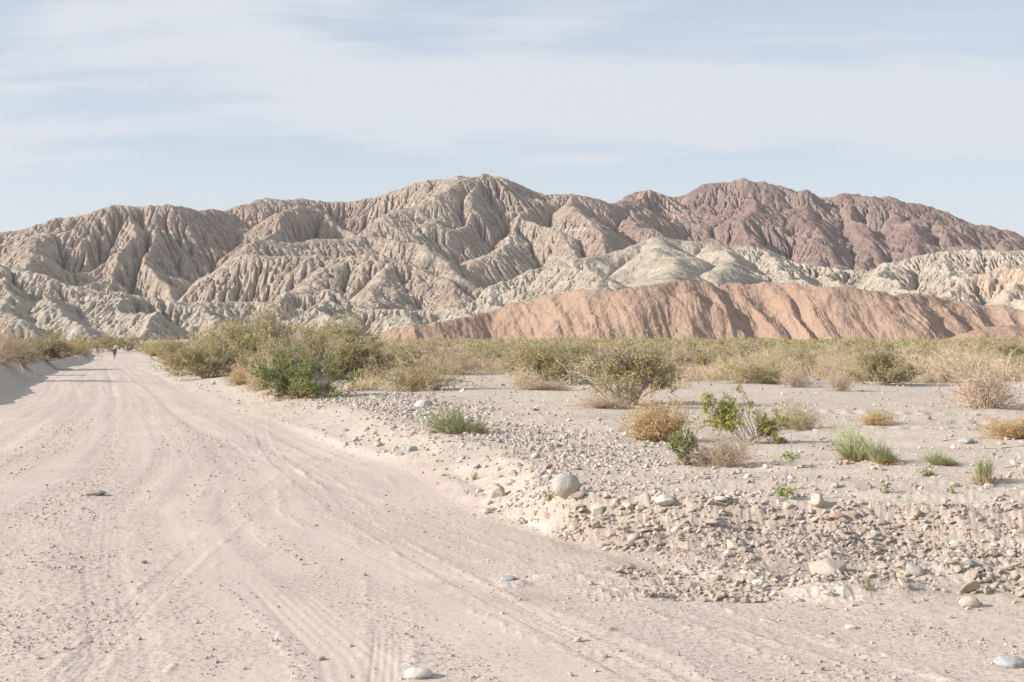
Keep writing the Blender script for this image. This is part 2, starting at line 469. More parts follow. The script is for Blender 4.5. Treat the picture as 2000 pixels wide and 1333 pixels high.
heightfield('mountain', -1000, 560, 1240, 2300, 2.2, mtn_range, M['range'])
print('range', time.time() - T0)
heightfield('mountain', 60, 1150, 1880, 2500, 2.4, mtn_purple, M['purple'])
print('purple', time.time() - T0)
heightfield('hills', -600, 620, 700, 1310, 1.4, hills_front, M['pale'])
print('hills', time.time() - T0)
heightfield('hills', -75, 290, 440, 640, 0.55, mounds, M['mound'])
print('mounds', time.time() - T0)
# ------------------------------------------------------------------ the ground: road cut into a gravelly wash plain
def arr(*p):
    p = sorted(p)
    return np.array([q[0] for q in p], float), np.array([q[1] for q in p], float)
TOE = arr((2, 30), (4, 16), (7.3, 12), (8.1, 6), (8.35, 4), (8.5, 2.5), (9.04, 1.63), (10, .8), (12.6, -.1), (16.7, -1.0), (21.6, -2.9), (33, -7.2), (60, -16), (100, -29), (180, -49), (260, -73), (330, -98), (800, -260), (3000, -900))
TOP = arr((2, 60), (7, 30), (9.6, 12), (10.2, 6), (10.5, 4.2), (10.75, 2.1), (11.4, .6), (13, .35), (16.7, 0.0), (21.6, -1.7), (33, -5.8), (60, -14.2), (100, -26.5), (180, -46), (260, -70), (330, -95), (800, -256), (3000, -890))
RED = arr((2, 5.5), (4, 4), (5, 3.3), (6.9, 2.7), (9.5, 1.2), (12.6, -.35), (16.7, -1.3), (21.6, -3.2), (33, -7.6), (60, -16.5), (100, -29.6), (180, -50), (260, -74), (330, -99), (800, -261), (3000, -900))
LED = arr((2, -10), (20, -11), (34, -13.6), (60, -22.0), (100, -34.5), (180, -59.0), (254, -83), (330, -111), (800, -275), (3000, -920))
def ip(t, y): return np.interp(y, t[0], t[1])

def road_uv(X, Y):
    r = ip(RED, Y); l = ip(LED, Y)
    return (X - l) / (r - l), l, r

def gnd(X, Y, fine=True):
    """height of the ground at a point"""
    X = np.asarray(X, float); Y = np.asarray(Y, float)
    toe = ip(TOE, Y); top = ip(TOP, Y); u, l, r = road_uv(X, Y)
    wob = 0.18 * vn(X * 1.3, Y * 1.3, 3) + 0.07 * vn(X * 4.1, Y * 4.1, 4)
    t = np.clip((X - toe) / (top - toe) + wob, 0, 1)
    near = sstep(16, 11, Y)
    bank = (0.20 + 0.11 * near) * (0.6 * t + 0.4 * sstep(0.0, 1.0, t))
    shoulder = 0.05 * sstep(-0.3, 1.0, (X - r) / np.maximum(toe - r, 0.3)) * (X > r - 1)
    plain = bank + shoulder
    h = plain
    right = X > top
    und = 0.07 * fbm(X / 7, Y / 7, 50, 3) + 0.28 * fbm(X / 60, Y / 60, 53, 3) * sstep(18, 70, Y)
    h = h + und * sstep(0, 2.5, X - top)
    # vehicle spill and low sand ribs on the plain
    h = h + 0.07 * ridged(X * 0.35, Y * 1.3, 56, 2) * 0.6 * sstep(0.2, 2.0, X - top) * sstep(40, 20, Y)
    # left bank of the road
    d = l - X
    ber = 0.80 + 0.22 * vn(X / 5, Y / 9, 57)
    bl = ber * sstep(0.0, 1.7, d + 0.25 * vn(X, Y, 58)) * (1 - 0.45 * sstep(1.8, 4.5, d)) + 0.15 * fbm(X / 8, Y / 8, 59, 3) * sstep(2, 5, d)
    h = h + bl
    # road crown, wheel ruts and graded ribs that follow the road
    on = sstep(-0.02, 0.04, u) * sstep(1.04, 0.96, u)
    S = (X - 0.5 * (l + r))
    S0 = u * 9.5
    mean = vn(S0 * 0 + 3, Y / 18, 60) * 0.25
    rib = 0.5 * vn(S0 * 2.0 + mean, Y / 7, 61) + 0.35 * vn(S0 * 5.0 + mean * 2, Y / 4, 62) + 0.2 * vn(S0 * 11.0 + 4 * mean, Y / 2.6, 63)
    rib2 = 0.5 * vn((X + 0.5 * Y) * 3.1, (Y - 0.5 * X) / 3.0, 66)
    rut = -np.exp(-((S0 - 3.4 - 0.5 * mean) / 0.22) ** 2) - np.exp(-((S0 - 5.3 - 0.5 * mean) / 0.22) ** 2) - 0.8 * np.exp(-((S0 - 7.2 + 0.6 * mean) / 0.18) ** 2) - 0.8 * np.exp(-((S0 - 1.6 + 0.4 * mean) / 0.2) ** 2)
    far = 1 + 0.02 * np.minimum(Y, 120)
    nb = sstep(45, 18, Y)
    h = h + on * far * (0.005 * rib + 0.006 * rut + 0.025 * vn(X / 3, Y / 5, 64))
    if fine:
        for k, (c0, wd, ph, am) in enumerate(((0.9, .17, 0.2, 1.), (2.3, .15, 1.4, .8), (3.1, .17, 2.2, 1.), (4.35, .15, 0.9, .9), (5.2, .17, 3.1, 1.), (6.05, .15, 4.0, .8), (6.9, .17, 5.2, 1.), (7.7, .15, 0.4, .7), (8.6, .17, 1.9, .8))):
            q = S0 - c0 - 0.4 * vn(0 * S0 + ph, Y / 24, 65)
            m = sstep(wd, wd * 0.75, np.abs(q)) * sstep(-0.35, 0.1, vn(0 * S0 + ph * 3, Y / 3.5, 68))
            h = h + on * nb * am * m * (-0.003 + 0.0007 * np.sin(q * 2 * math.pi / 0.055))
            e = np.exp(-((np.abs(q) - wd - 0.05) / 0.05) ** 2) * sstep(-0.2, 0.5, vn(q * 2 + ph, Y * 0.9, 69))
            h = h + on * nb * e * (0.002 + 0.010 * np.clip(vn(X * 20, Y * 20, 40), 0, 1))
        for (ax, ay, dx_, dy_, cv) in ((-2.2, 6, -0.10, 1, .004), (0.9, 6, -0.42, 1, .006), (-0.6, 6, -0.06, 1, -.012), (1.8, 7, -0.52, 1, .004)):
            q = X - ax - dx_ * (Y - ay) - cv * (Y - ay) ** 2
            m = sstep(0.11, 0.085, np.abs(q)) * sstep(-0.3, 0.2, vn(Y / 3.0 + ax * 5, 0 * Y + ax, 48))
            h = h + on * nb * m * (-0.003 + 0.0007 * np.sin(q * 2 * math.pi / 0.04)) + on * nb * 0.005 * np.exp(-((np.abs(q) - 0.14) / 0.03) ** 2) * np.clip(vn(X * 9, Y * 9, 49) + .3, 0, 1)
        cr = sstep(0.15, 0.6, vn(S0 * 2.2 + mean, Y / 11, 83))
        h = h + on * nb * cr * 0.004 * np.clip(vn(X * 24, Y * 24, 41) + 0.1, 0, 1)
    # the road sinks into the wash on the left as it goes away
    drop = -1.75 * sstep(35, 200, Y) * (1 - sstep(4, 40 + 0.12 * Y, X - r))
    h = h + drop
    h = h + sstep(650, 1000, Y) * (0.8 * fbm(X / 90, Y / 90, 70, 3) + 0.006 * (np.minimum(Y, 2600) - 650))
    if fine:
        rough = sstep(-0.02, 0.15, (X - toe) / (top - toe) + wob) * (1 - 0.75 * sstep(0.95, 1.6, (X - toe) / (top - toe)))
        rough = np.where(Y < 30, rough, 0.3)
        h = h + sstep(60, 25, Y) * (0.008 * vn(X * 3, Y * 3, 71) * (1 - 0.6 * on) + 0.003 * vn(X * 14, Y * 14, 72) * (1 - 0.75 * on) + 0.001 * vn(X * 33, Y * 33, 73))
        h = h + rough * near * (0.035 * ridged(X * 2.6, Y * 2.6, 74, 3) * 0.5 - 0.018 * np.abs(vn(X * 9, Y * 14, 77)) + 0.018 * ridged(X * 19, Y * 27, 78, 3) * 0.6)
        # tyre treads pressed across the plain
        for (ax, ay, bx, by, wd) in TREADS:
            ux, uy = bx - ax, by - ay; ln = math.hypot(ux, uy); ux /= ln; uy /= ln
            a = (X - ax) * ux + (Y - ay) * uy; b = -(X - ax) * uy + (Y - ay) * ux + 0.35 * np.sin(a * 0.5)
            m = sstep(wd, wd * 0.7, np.abs(b)) * sstep(0, 0.8, a) * sstep(ln, ln - 0.8, a)
            h = h + m * (0.032 * np.sin(a * 17 + np.abs(b) * 9) - 0.02)
    return h

TREADS = [(5.5, 22.0, 9.8, 20.5, 0.3), (6.0, 24.4, 10.5, 22.0, 0.28), (-2.0, 20.5, 1.5, 19.4, 0.3), (-1.4, 22.4, 2.8, 21.0, 0.25), (4.6, 26.5, 10.0, 25.4, 0.3)]

# rows by distance, columns by bearing: fine where the photograph looks, coarse all round
rad = [1.2]
while rad[-1] < 2620:
    q = rad[-1]
    rad.append(q + max(0.0032 * q, min(0.020 * q, q * q / 2400)) if q > 4.5 else q + 0.35)
rad = np.array(rad)
ang = np.concatenate([np.linspace(-math.pi, -0.62, 60, endpoint=False), np.linspace(-0.62, -0.44, 60, endpoint=False),
                      np.linspace(-0.44, 0.44, 1150, endpoint=False), np.linspace(0.44, 0.62, 60, endpoint=False), np.linspace(0.62, math.pi, 60, endpoint=False)])
A_, R_ = np.meshgrid(ang, rad)
GX = R_ * np.sin(A_); GY = R_ * np.cos(A_)
GYc = np.where(GY < 2.0, 2.0, GY)
GZ = gnd(GX, GYc)
GZ = np.where(GY < 2.0, np.minimum(GZ, 0.4), GZ)
behind = sstep(5, 60, -GY)
GZ = GZ * (1 - behind) + 0.3 * behind * fbm(GX / 60, GY / 60, 80, 3)

def ground_mat():
    m, t = new_mat('desert_ground')
    g = t.n('ShaderNodeNewGeometry'); pos = g.outputs['Position']
    ra = t.n('ShaderNodeAttribute', attribute_name='road').outputs['Fac']
    ba = t.n('ShaderNodeAttribute', attribute_name='bank').outputs['Fac']
    ro = t.n('ShaderNodeAttribute', attribute_name='track').outputs['Fac']
    big = t.noise(pos, 0.5, 5, 0.6)
    med = t.noise(pos, 6.0, 6, 0.65)
    fin = t.noise(pos, 60.0, 5, 0.7)
    road = t.ramp(big, [(0.3, (0.53, 0.445, 0.385)), (0.7, (0.585, 0.50, 0.435))])
    plain = t.ramp(big, [(0.3, (0.475, 0.415, 0.345)), (0.55, (0.54, 0.47, 0.395)), (0.75, (0.50, 0.44, 0.375))])
    clay = t.ramp(med, [(0.3, (0.39, 0.33, 0.272)), (0.7, (0.47, 0.40, 0.335))])
    c = t.mix(ra, plain, road)
    c = t.mix(ba, c, clay)
    # coarse grit strewn in streaks along the tracks and in patches
    grit = t.ramp(t.noise(pos, 26.0, 4, 0.75), [(0.50, 0.0), (0.60, 1.0)])
    patch = t.ramp(t.math('ADD', t.math('MULTIPLY', ro, 0.55), t.math('MULTIPLY', t.noise(pos, 1.1, 4, 0.6), 0.6)), [(0.40, 0.0), (0.62, 0.85)])
    c = t.mix(t.math('MULTIPLY', t.math('MULTIPLY', grit, patch), 0.8), c, (0.33, 0.275, 0.235))
    c = t.mix(t.ramp(t.noise(pos, 90.0, 3, 0.8), [(0.60, 0.0), (0.70, 0.55)]), c, (0.24, 0.21, 0.19))
    c = t.mix(1.0, c, t.ramp(fin, [(0.25, 0.90), (0.75, 1.08)]), 'MULTIPLY')
    b = t.math('ADD', t.math('MULTIPLY', t.noise(pos, 60.0, 4, 0.7), 0.20), t.math('MULTIPLY', t.noise(pos, 5.0, 3, 0.5), 0.10))
    b = t.math('ADD', b, t.math('MULTIPLY', t.math('MULTIPLY', grit, patch), 0.16))
    finish(t, c, 0.96, b, 0.5, 0.035, 0.1)
    return m
M['ground'] = ground_mat()
u_, l_, r_e = road_uv(GX, GYc)
road_a = sstep(-0.01, 0.03, u_) * sstep(1.06, 0.99, u_)
toe_ = ip(TOE, GYc); top_ = ip(TOP, GYc)
bank_a = sstep(-0.12, 0.1, (GX - toe_) / (top_ - toe_) + 0.15 * vn(GX * 2, GYc * 2, 81)) * sstep(1.15, 0.9, (GX - toe_) / (top_ - toe_) + 0.15 * vn(GX * 2, GYc * 2, 82)) * sstep(14.5, 11, GYc)
S0_ = u_ * 9.5; mn_ = vn(S0_ * 0 + 3, GYc / 18, 60) * 0.25
track_a = 0.5 + 0.5 * vn(S0_ * 2.2 + mn_, GYc / 11, 83) + 0.3 * vn(S0_ * 7 + mn_, GYc / 5, 84)
track_a = np.clip(track_a, 0, 1) * road_a + 0.55 * (1 - road_a)
gv = np.stack([GX, GY, GZ], -1).reshape(-1, 3)
gf = grid_faces(len(rad), len(ang), True)
gf = gf[:, ::-1]
ci = len(gv)
gv = np.vstack([gv, [[0, 0, 0.0]]])
inner = np.arange(len(ang))
tri = np.stack([inner, (inner + 1) % len(ang), np.full(len(ang), ci)], -1)
ff = np.concatenate([gf.ravel(), tri[:, ::-1].ravel() if False else tri.ravel()[::1]])
ext = lambda a: np.append(a.ravel(), 0.5)
gme = mesh_from('ground', gv, ff, np.concatenate([np.full(len(gf), 4), np.full(len(tri), 3)]), M['ground'], True,
                {'road': ext(road_a), 'bank': ext(bank_a), 'track': ext(track_a)})
link('ground', gme, kind='structure')
print('ground', time.time() - T0, len(gv))

_D = np.concatenate([np.arange(4, 40, 0.05), np.arange(40, 120, 0.3), np.arange(120, 600, 1.5)])
def at(px, py):
    """point of the ground seen at a photo pixel"""
    X = (px - 1000) / FPX * _D; Z = CAMZ + (HORY - py) / FPX * _D
    g = gnd(X, _D, False)
    k = np.argmax(Z <= g)
    if not (Z <= g).any(): k = len(_D) - 1
    return Vector((X[k], _D[k], float(gnd(X[k], _D[k]))))
def on_ground(x, y, sink=0.0): return Vector((x, y, float(gnd(x, y)) - sink))

# ------------------------------------------------------------------ plants
def tubes(P0, P1, r0, r1, sides=3):
    """thin tapered prisms between point pairs"""
    n = len(P0)
    d = P1 - P0
    d = d / (np.linalg.norm(d, axis=1, keepdims=True) + 1e-9)
    a = np.cross(d, np.where(np.abs(d[:, 2:3]) > 0.9, [[1.0, 0, 0]], [[0, 0, 1.0]]))
    a /= np.linalg.norm(a, axis=1, keepdims=True) + 1e-9
    b = np.cross(d, a)
    V = []
    for P, r in ((P0, r0), (P1, r1)):
        for k in range(sides):
            th = 2 * math.pi * k / sides
            V.append(P + (a * math.cos(th) + b * math.sin(th)) * r[:, None])
    V = np.stack(V, 1)
    base = (np.arange(n) * 2 * sides)[:, None]
    F = []
    for k in range(sides):
        k2 = (k + 1) % sides
        F.append(base + np.array([[k, k2, sides + k2, sides + k]]))
    F = np.stack(F, 1).reshape(-1, 4)
    return V.reshape(-1, 3), F

def grow(r_, base, dirs, length, segs, wig, lift):
    """polylines [n, segs+1, 3]"""
    n = len(base)
    P = [base]
    d = dirs / (np.linalg.norm(dirs, axis=1, keepdims=True) + 1e-9)
    for s in range(segs):
        d = d + r_.normal(0, wig, (n, 3)) + np.array([0, 0, lift])
        d /= np.linalg.norm(d, axis=1, keepdims=True)
        P.append(P[-1] + d * (length / segs)[:, None])
    return np.stack(P, 1)

def branch(r_, L, k, lo, hi, spread, up, length, segs, wig, lift):
    n, m, _ = L.shape
    i = np.repeat(np.arange(n), k)
    t = r_.uniform(lo, hi, len(i)) * (m - 1)
    j = np.minimum(t.astype(int), m - 2); f = (t - j)[:, None]
    base = L[i, j] * (1 - f) + L[i, j + 1] * f
    par = L[i, j + 1] - L[i, j]
    par /= np.linalg.norm(par, axis=1, keepdims=True) + 1e-9
    d = par + r_.normal(0, spread, par.shape) + np.array([0, 0, up])
    return grow(r_, base, d, length * r_.uniform(0.6, 1.25, len(i)), segs, wig, lift)

def poly_tubes(L, ra, rb):
    n, m, _ = L.shape
    P0 = L[:, :-1].reshape(-1, 3); P1 = L[:, 1:].reshape(-1, 3)
    tt = np.linspace(0, 1, m)
    r0 = np.tile(ra + (rb - ra) * tt[:-1], n); r1 = np.tile(ra + (rb - ra) * tt[1:], n)
    return tubes(P0, P1, r0, r1)

def leaves(r_, C, size, asp=0.5, up=0.3):
    n = len(C)
    a = r_.normal(0, 1, (n, 3)) + np.array([0, 0, up]); a /= np.linalg.norm(a, axis=1, keepdims=True)
    b = np.cross(a, r_.normal(0, 1, (n, 3))); b /= np.linalg.norm(b, axis=1, keepdims=True) + 1e-9
    s = (size * r_.uniform(0.6, 1.4, n))[:, None]
    V = np.stack([C - a * s, C + b * s * asp, C + a * s, C - b * s * asp], 1).reshape(-1, 3)
    F = np.arange(n * 4).reshape(-1, 4)
    return V, F

def cat(parts):
    V = []; F = []; o = 0
    for v, f in parts:
        V.append(v); F.append(f + o); o += len(v)
    return np.vstack(V), np.vstack(F)

LEAFK = 1.5      # leaf and twig reflectance of pale, dusty desert plants
def leaf_mat(name, cols, trans=0.30):
    m, t = new_mat(name)
    at_ = t.n('ShaderNodeAttribute', attribute_name='tint').outputs['Fac']
    oi = t.n('ShaderNodeObjectInfo').outputs['Random']
    f = t.math('ADD', t.math('MULTIPLY', at_, 0.8), t.math('MULTIPLY', oi, 0.2))
    n = len(cols)
    cols = [tuple(min(0.85, v * LEAFK) for v in q) for q in cols]
    c = t.ramp(f, [(i / (n - 1), cols[i]) for i in range(n)])
    d = t.n('ShaderNodeBsdfDiffuse'); t.l(c, d.inputs['Color'])
    tr = t.n('ShaderNodeBsdfTranslucent'); t.l(c, tr.inputs['Color'])
    mx = t.n('ShaderNodeMixShader'); mx.inputs[0].default_value = trans
    t.l(d.outputs[0], mx.inputs[1]); t.l(tr.outputs[0], mx.inputs[2])
    o = t.n('ShaderNodeOutputMaterial'); t.l(mx.outputs[0], o.inputs['Surface'])
    return m

M['creosote'] = leaf_mat('creosote_leaf', [(0.175, 0.155, 0.08), (0.24, 0.215, 0.11), (0.30, 0.27, 0.145), (0.37, 0.33, 0.20)])
M['deep_green'] = leaf_mat('deep_green_leaf', [(0.085, 0.115, 0.045), (0.135, 0.168, 0.062), (0.205, 0.228, 0.09), (0.28, 0.285, 0.14)])
M['yellow_green'] = leaf_mat('yellow_green_leaf', [(0.24, 0.22, 0.12), (0.31, 0.285, 0.155), (0.39, 0.355, 0.21)])
M['glossy'] = leaf_mat('resinous_leaf', [(0.10, 0.115, 0.035), (0.19, 0.20, 0.06), (0.30, 0.30, 0.10), (0.42, 0.40, 0.16)])
M['grass_green'] = leaf_mat('grass_green_blade', [(0.22, 0.245, 0.14), (0.31, 0.325, 0.185), (0.46, 0.44, 0.28)])
M['tan_twig'] = leaf_mat('tan_twig', [(0.38, 0.31, 0.22), (0.48, 0.40, 0.29), (0.56, 0.48, 0.36)], 0.3)
M['olive_twig'] = leaf_mat('olive_twig', [(0.30, 0.26, 0.165), (0.40, 0.345, 0.22), (0.48, 0.42, 0.29)], 0.3)
M['gold_twig'] = leaf_mat('gold_twig', [(0.31, 0.225, 0.125), (0.40, 0.30, 0.17), (0.48, 0.38, 0.23)], 0.25)
M['pink_twig'] = leaf_mat('pink_twig', [(0.36, 0.29, 0.22), (0.46, 0.38, 0.30), (0.55, 0.47, 0.38)], 0.3)
M['grey_stem'] = leaf_mat('grey_stem', [(0.27, 0.225, 0.18), (0.35, 0.295, 0.245), (0.43, 0.37, 0.31)], 0.1)
M['orange_litter'] = leaf_mat('orange_litter', [(0.34, 0.19, 0.10), (0.44, 0.28, 0.16), (0.52, 0.37, 0.24)], 0.1)
M['purple_flower'] = leaf_mat('purple_flower', [(0.34, 0.27, 0.40), (0.42, 0.34, 0.48), (0.5, 0.43, 0.55)], 0.3)

def tints(r_, V, F, per_face=True, k=4):
    n = len(V) // k
    return np.repeat(r_.random(n), k)[:len(V)] if len(V) == n * k else r_.random(len(V))

def pmesh(name, vf, mat, r_, k=4):
    V, F = vf
    n = -(-len(V) // k)
    ti = np.repeat(r_.random(n), k)[:len(V)]
    # whole clumps share a tone, single leaves differ a little
    cl = 0.5 + 0.5 * vn(V[:, 0] * 2.6 + V[:, 2] * 1.3 + 9, V[:, 1] * 2.6 + V[:, 2] * 2.1, 90)
    return mesh_from(name, V, F, np.full(len(F), 4), mat, False, {'tint': np.clip(0.5 * ti + 0.5 * cl, 0, 1)})

def shrub_meshes(kind, seed, H=1.0):
    """unit shrubs about 1 m tall; returns [(part name, mesh)]"""
    r_ = np.random.default_rng(seed)
    def fan(n, tilt_lo, tilt_hi, rad_):
        az = r_.uniform(0, 2 * math.pi, n); ti = np.radians(r_.uniform(tilt_lo, tilt_hi, n))
        d = np.stack([np.sin(ti) * np.cos(az), np.sin(ti) * np.sin(az), np.cos(ti)], -1)
        b = np.stack([np.cos(az) * rad_ * r_.random(n), np.sin(az) * rad_ * r_.random(n), np.full(n, -0.02)], -1)
        return b, d
    if kind in ('creosote', 'green', 'far', 'airy', 'glossy', 'open', 'sprig'):
        P = dict(creosote=(36, 6, 76, 0.85, 12, 6, 8, 0.030, 0.22), green=(34, 15, 84, 0.82, 10, 6, 12, 0.028, 0.15), far=(18, 10, 80, 0.85, 8, 4, 6, 0.052, 0.15),
                 airy=(34, 4, 64, 0.80, 12, 7, 8, 0.026, 0.22), glossy=(13, 2, 26, 0.80, 8, 5, 18, 0.030, 0.42), open=(40, 6, 66, 0.85, 10, 5, 7, 0.028, 0.42), sprig=(20, 4, 50, 0.8, 9, 6, 14, 0.04, 0.1))[kind]
        n, tl, th, L0, k1, k2, lv, ls, lo = P
        b, d = fan(n, tl, th, 0.16)
        s0 = grow(r_, b, d, L0 * r_.uniform(0.55, 1.15, n), 5, 0.13, 0.05)
        s1 = branch(r_, s0, k1, lo, 1.0, 0.5, 0.15, 0.30, 3, 0.2, 0.06)
        s2 = branch(r_, s1, k2, 0.25, 1.0, 0.6, 0.15, 0.13, 2, 0.25, 0.05)
        stem = cat([poly_tubes(s0, 0.012, 0.005), poly_tubes(s1, 0.005, 0.0025)] + ([poly_tubes(s2[::2], 0.003, 0.0015)] if kind != 'far' else []))
        n2, m2, _ = s2.shape
        i = np.repeat(np.arange(n2), lv); f = r_.uniform(0.1, 1.05, len(i))[:, None]
        C = s2[i, 0] * (1 - f) + s2[i, -1] * f + r_.normal(0, 0.014, (len(i), 3))
        C = C[(C[:, 2] > 0.03)]
        # let the crown break up into clumps with gaps
        g = vn(C[:, 0] * 5.5, C[:, 1] * 5.5 + C[:, 2] * 3.7, 91) + vn(C[:, 2] * 6 + 3, C[:, 0] * 6, 92)
        C = C[g > (-0.32 if kind != 'open' else -0.2) + 0.3 * r_.random(len(C))]
        mat = dict(open='creosote', sprig='deep_green', creosote='creosote', green='deep_green', far='creosote', airy='yellow_green', glossy='glossy')[kind]
        out = [('stem', pmesh('stem', stem, M['grey_stem'], r_, 6)), ('foliage', pmesh('foliage', leaves(r_, C, ls * 0.62, 0.5), M[mat], r_))]
        if kind in ('green',):
            n = 900; az = r_.uniform(0, 2 * math.pi, n); q = r_.uniform(0.1, 0.8, n)
            C = np.stack([q * np.cos(az), q * np.sin(az) * 0.8, r_.uniform(0.0, 0.16, n)], -1)
            out.append(('litter', pmesh('litter', leaves(r_, C, 0.025, 0.3), M['orange_litter'], r_)))
        return out
    if kind in ('tangle', 'tan', 'gold', 'pink', 'olive'):
        P = dict(tangle=(70, 5, 88, 0.6, 9, 5), tan=(44, 5, 80, 0.74, 10, 5), gold=(60, 5, 72, 0.72, 10, 5), pink=(46, 3, 76, 0.80, 10, 5), olive=(50, 5, 80, 0.74, 10, 6))[kind]
        n, tl, th, L0, k1, k2 = P
        b, d = fan(n, tl, th, 0.2)
        s0 = grow(r_, b, d, L0 * r_.uniform(0.3, 1.25, n), 6, 0.26, 0.03)
        s1 = branch(r_, s0, k1, 0.15, 1.0, 0.8, 0.1, 0.27, 4, 0.34, 0.02)
        s2 = branch(r_, s1, k2, 0.2, 1.0, 0.8, 0.1, 0.11, 2, 0.35, 0.0)
        m1 = dict(tangle='pink_twig', tan='tan_twig', gold='gold_twig', pink='pink_twig', olive='olive_twig')[kind]
        out = [('stem', pmesh('stem', poly_tubes(s0, 0.008, 0.003), M[m1], r_, 6)),
               ('twigs', pmesh('twigs', cat([poly_tubes(s1, 0.0035, 0.002), poly_tubes(s2, 0.0025, 0.0015)]), M[m1], r_, 6))]
        if kind == 'gold':
            C = s2[:, -1]; C = C[C[:, 2] > 0.1]
            out.append(('foliage', pmesh('foliage', leaves(r_, np.repeat(C, 2, 0) + r_.normal(0, 0.02, (len(C) * 2, 3)), 0.022, 0.35), M['gold_twig'], r_)))
        return out
    if kind in ('tuft', 'thin_tuft'):
        az0 = r_.uniform(0, 6.28)
        n = 330 if kind == 'tuft' else 150
        b, d = fan(n, 2, 55 if kind == 'tuft' else 26, 0.32 if kind == 'tuft' else 0.22)
        lop = 0.72 + 0.45 * np.cos(np.arctan2(b[:, 1], b[:, 0]) - az0) * (kind == 'tuft')
        s0 = grow(r_, b, d, r_.uniform(0.35, 1.15, n) * 0.9 * lop, 4, 0.13, 0.02)
        s1 = branch(r_, s0, 3, 0.3, 0.9, 0.3, 0.3, 0.25, 2, 0.1, 0.1)
        k = int(n * 0.9)
        b2, d2 = fan(k, 40, 88, 0.4)
        s2 = grow(r_, b2, d2, r_.uniform(0.3, 0.7, k) * 0.75, 3, 0.25, 0.0)
        return [('blades', pmesh('blades', cat([poly_tubes(s0, 0.007, 0.003), poly_tubes(s1, 0.005, 0.003)]), M['grass_green'], r_, 6)),
                ('dry_blades', pmesh('dry_blades', poly_tubes(s2, 0.009, 0.004), M['gold_twig'], r_, 6))]
    if kind == 'sapling':
        b, d = fan(7, 5, 70, 0.05)
        s0 = grow(r_, b, d, r_.uniform(0.4, 1.0, 7), 4, 0.15, 0.08)
        i = np.repeat(np.arange(7), 14); j = r_.integers(1, 5, len(i))
        C = s0[i, j] + r_.normal(0, 0.08, (len(i), 3)); C[:, 2] = np.maximum(C[:, 2], 0.05)
        return [('stem', pmesh('stem', poly_tubes(s0, 0.02, 0.01), M['grass_green'], r_, 6)), ('foliage', pmesh('foliage', leaves(r_, C, 0.10, 0.6, 0.0), M['deep_green'], r_))]

def thing(name, label, cat_, loc=(0, 0, 0), rotz=0.0, scale=(1, 1, 1), group=None):
    o = bpy.data.objects.new(name, None)
    COL.objects.link(o)
    o.location = loc; o.rotation_euler = (0, 0, rotz); o.scale = scale
    o.empty_display_size = 0.2
    o['label'] = label; o['category'] = cat_
    if group: o['group'] = group
    return o

LIB = {}
def plant(name, kind, var, label, cat_, p, H, W, rotz=0.0, group=None, tilt=(0, 0)):
    """one plant: an empty at its foot and its parts, sized H tall and W wide (metres)"""
    key = (kind, var)
    if key not in LIB:
        LIB[key] = shrub_meshes(kind, 100 + hash_kind(kind) * 17 + var)
        V = np.zeros(len(LIB[key][-1][1].vertices) * 3, np.float32)
        allv = []
        for _, me in LIB[key]:
            a = np.zeros(len(me.vertices) * 3, np.float32); me.vertices.foreach_get('co', a); allv.append(a.reshape(-1, 3))
        a = np.vstack(allv)
        LIB[(key, 'dim')] = (np.percentile(a[:, 2], 97.5 if kind in ('tan', 'pink', 'olive', 'gold', 'tangle') else 99.2), np.percentile(np.abs(a[:, 0]), 94 if kind in ('tan', 'pink', 'olive', 'gold', 'tangle') else 97) * 2)
    hz, wx = LIB[(key, 'dim')]
    o = thing(name, label, cat_, (p[0], p[1], p[2] - 0.01), rotz, (W / wx, W / wx, H / hz), group)
    o.rotation_euler = (R(tilt[0]), R(tilt[1]), rotz)
    for pn, me in LIB[key]:
        link(pn, me, o)
    return o
def hash_kind(k): return sum(ord(c) * (i + 1) for i, c in enumerate(k)) % 97

def plant_px(name, kind, var, label, cat_, px, py, hpx, wpx, rotz=0.0, group=None, tilt=(0, 0)):
    p = at(px, py)
    s = p.y / FPX
    return plant(name, kind, var, label, cat_, p, hpx * s, wpx * s, rotz, group, tilt)

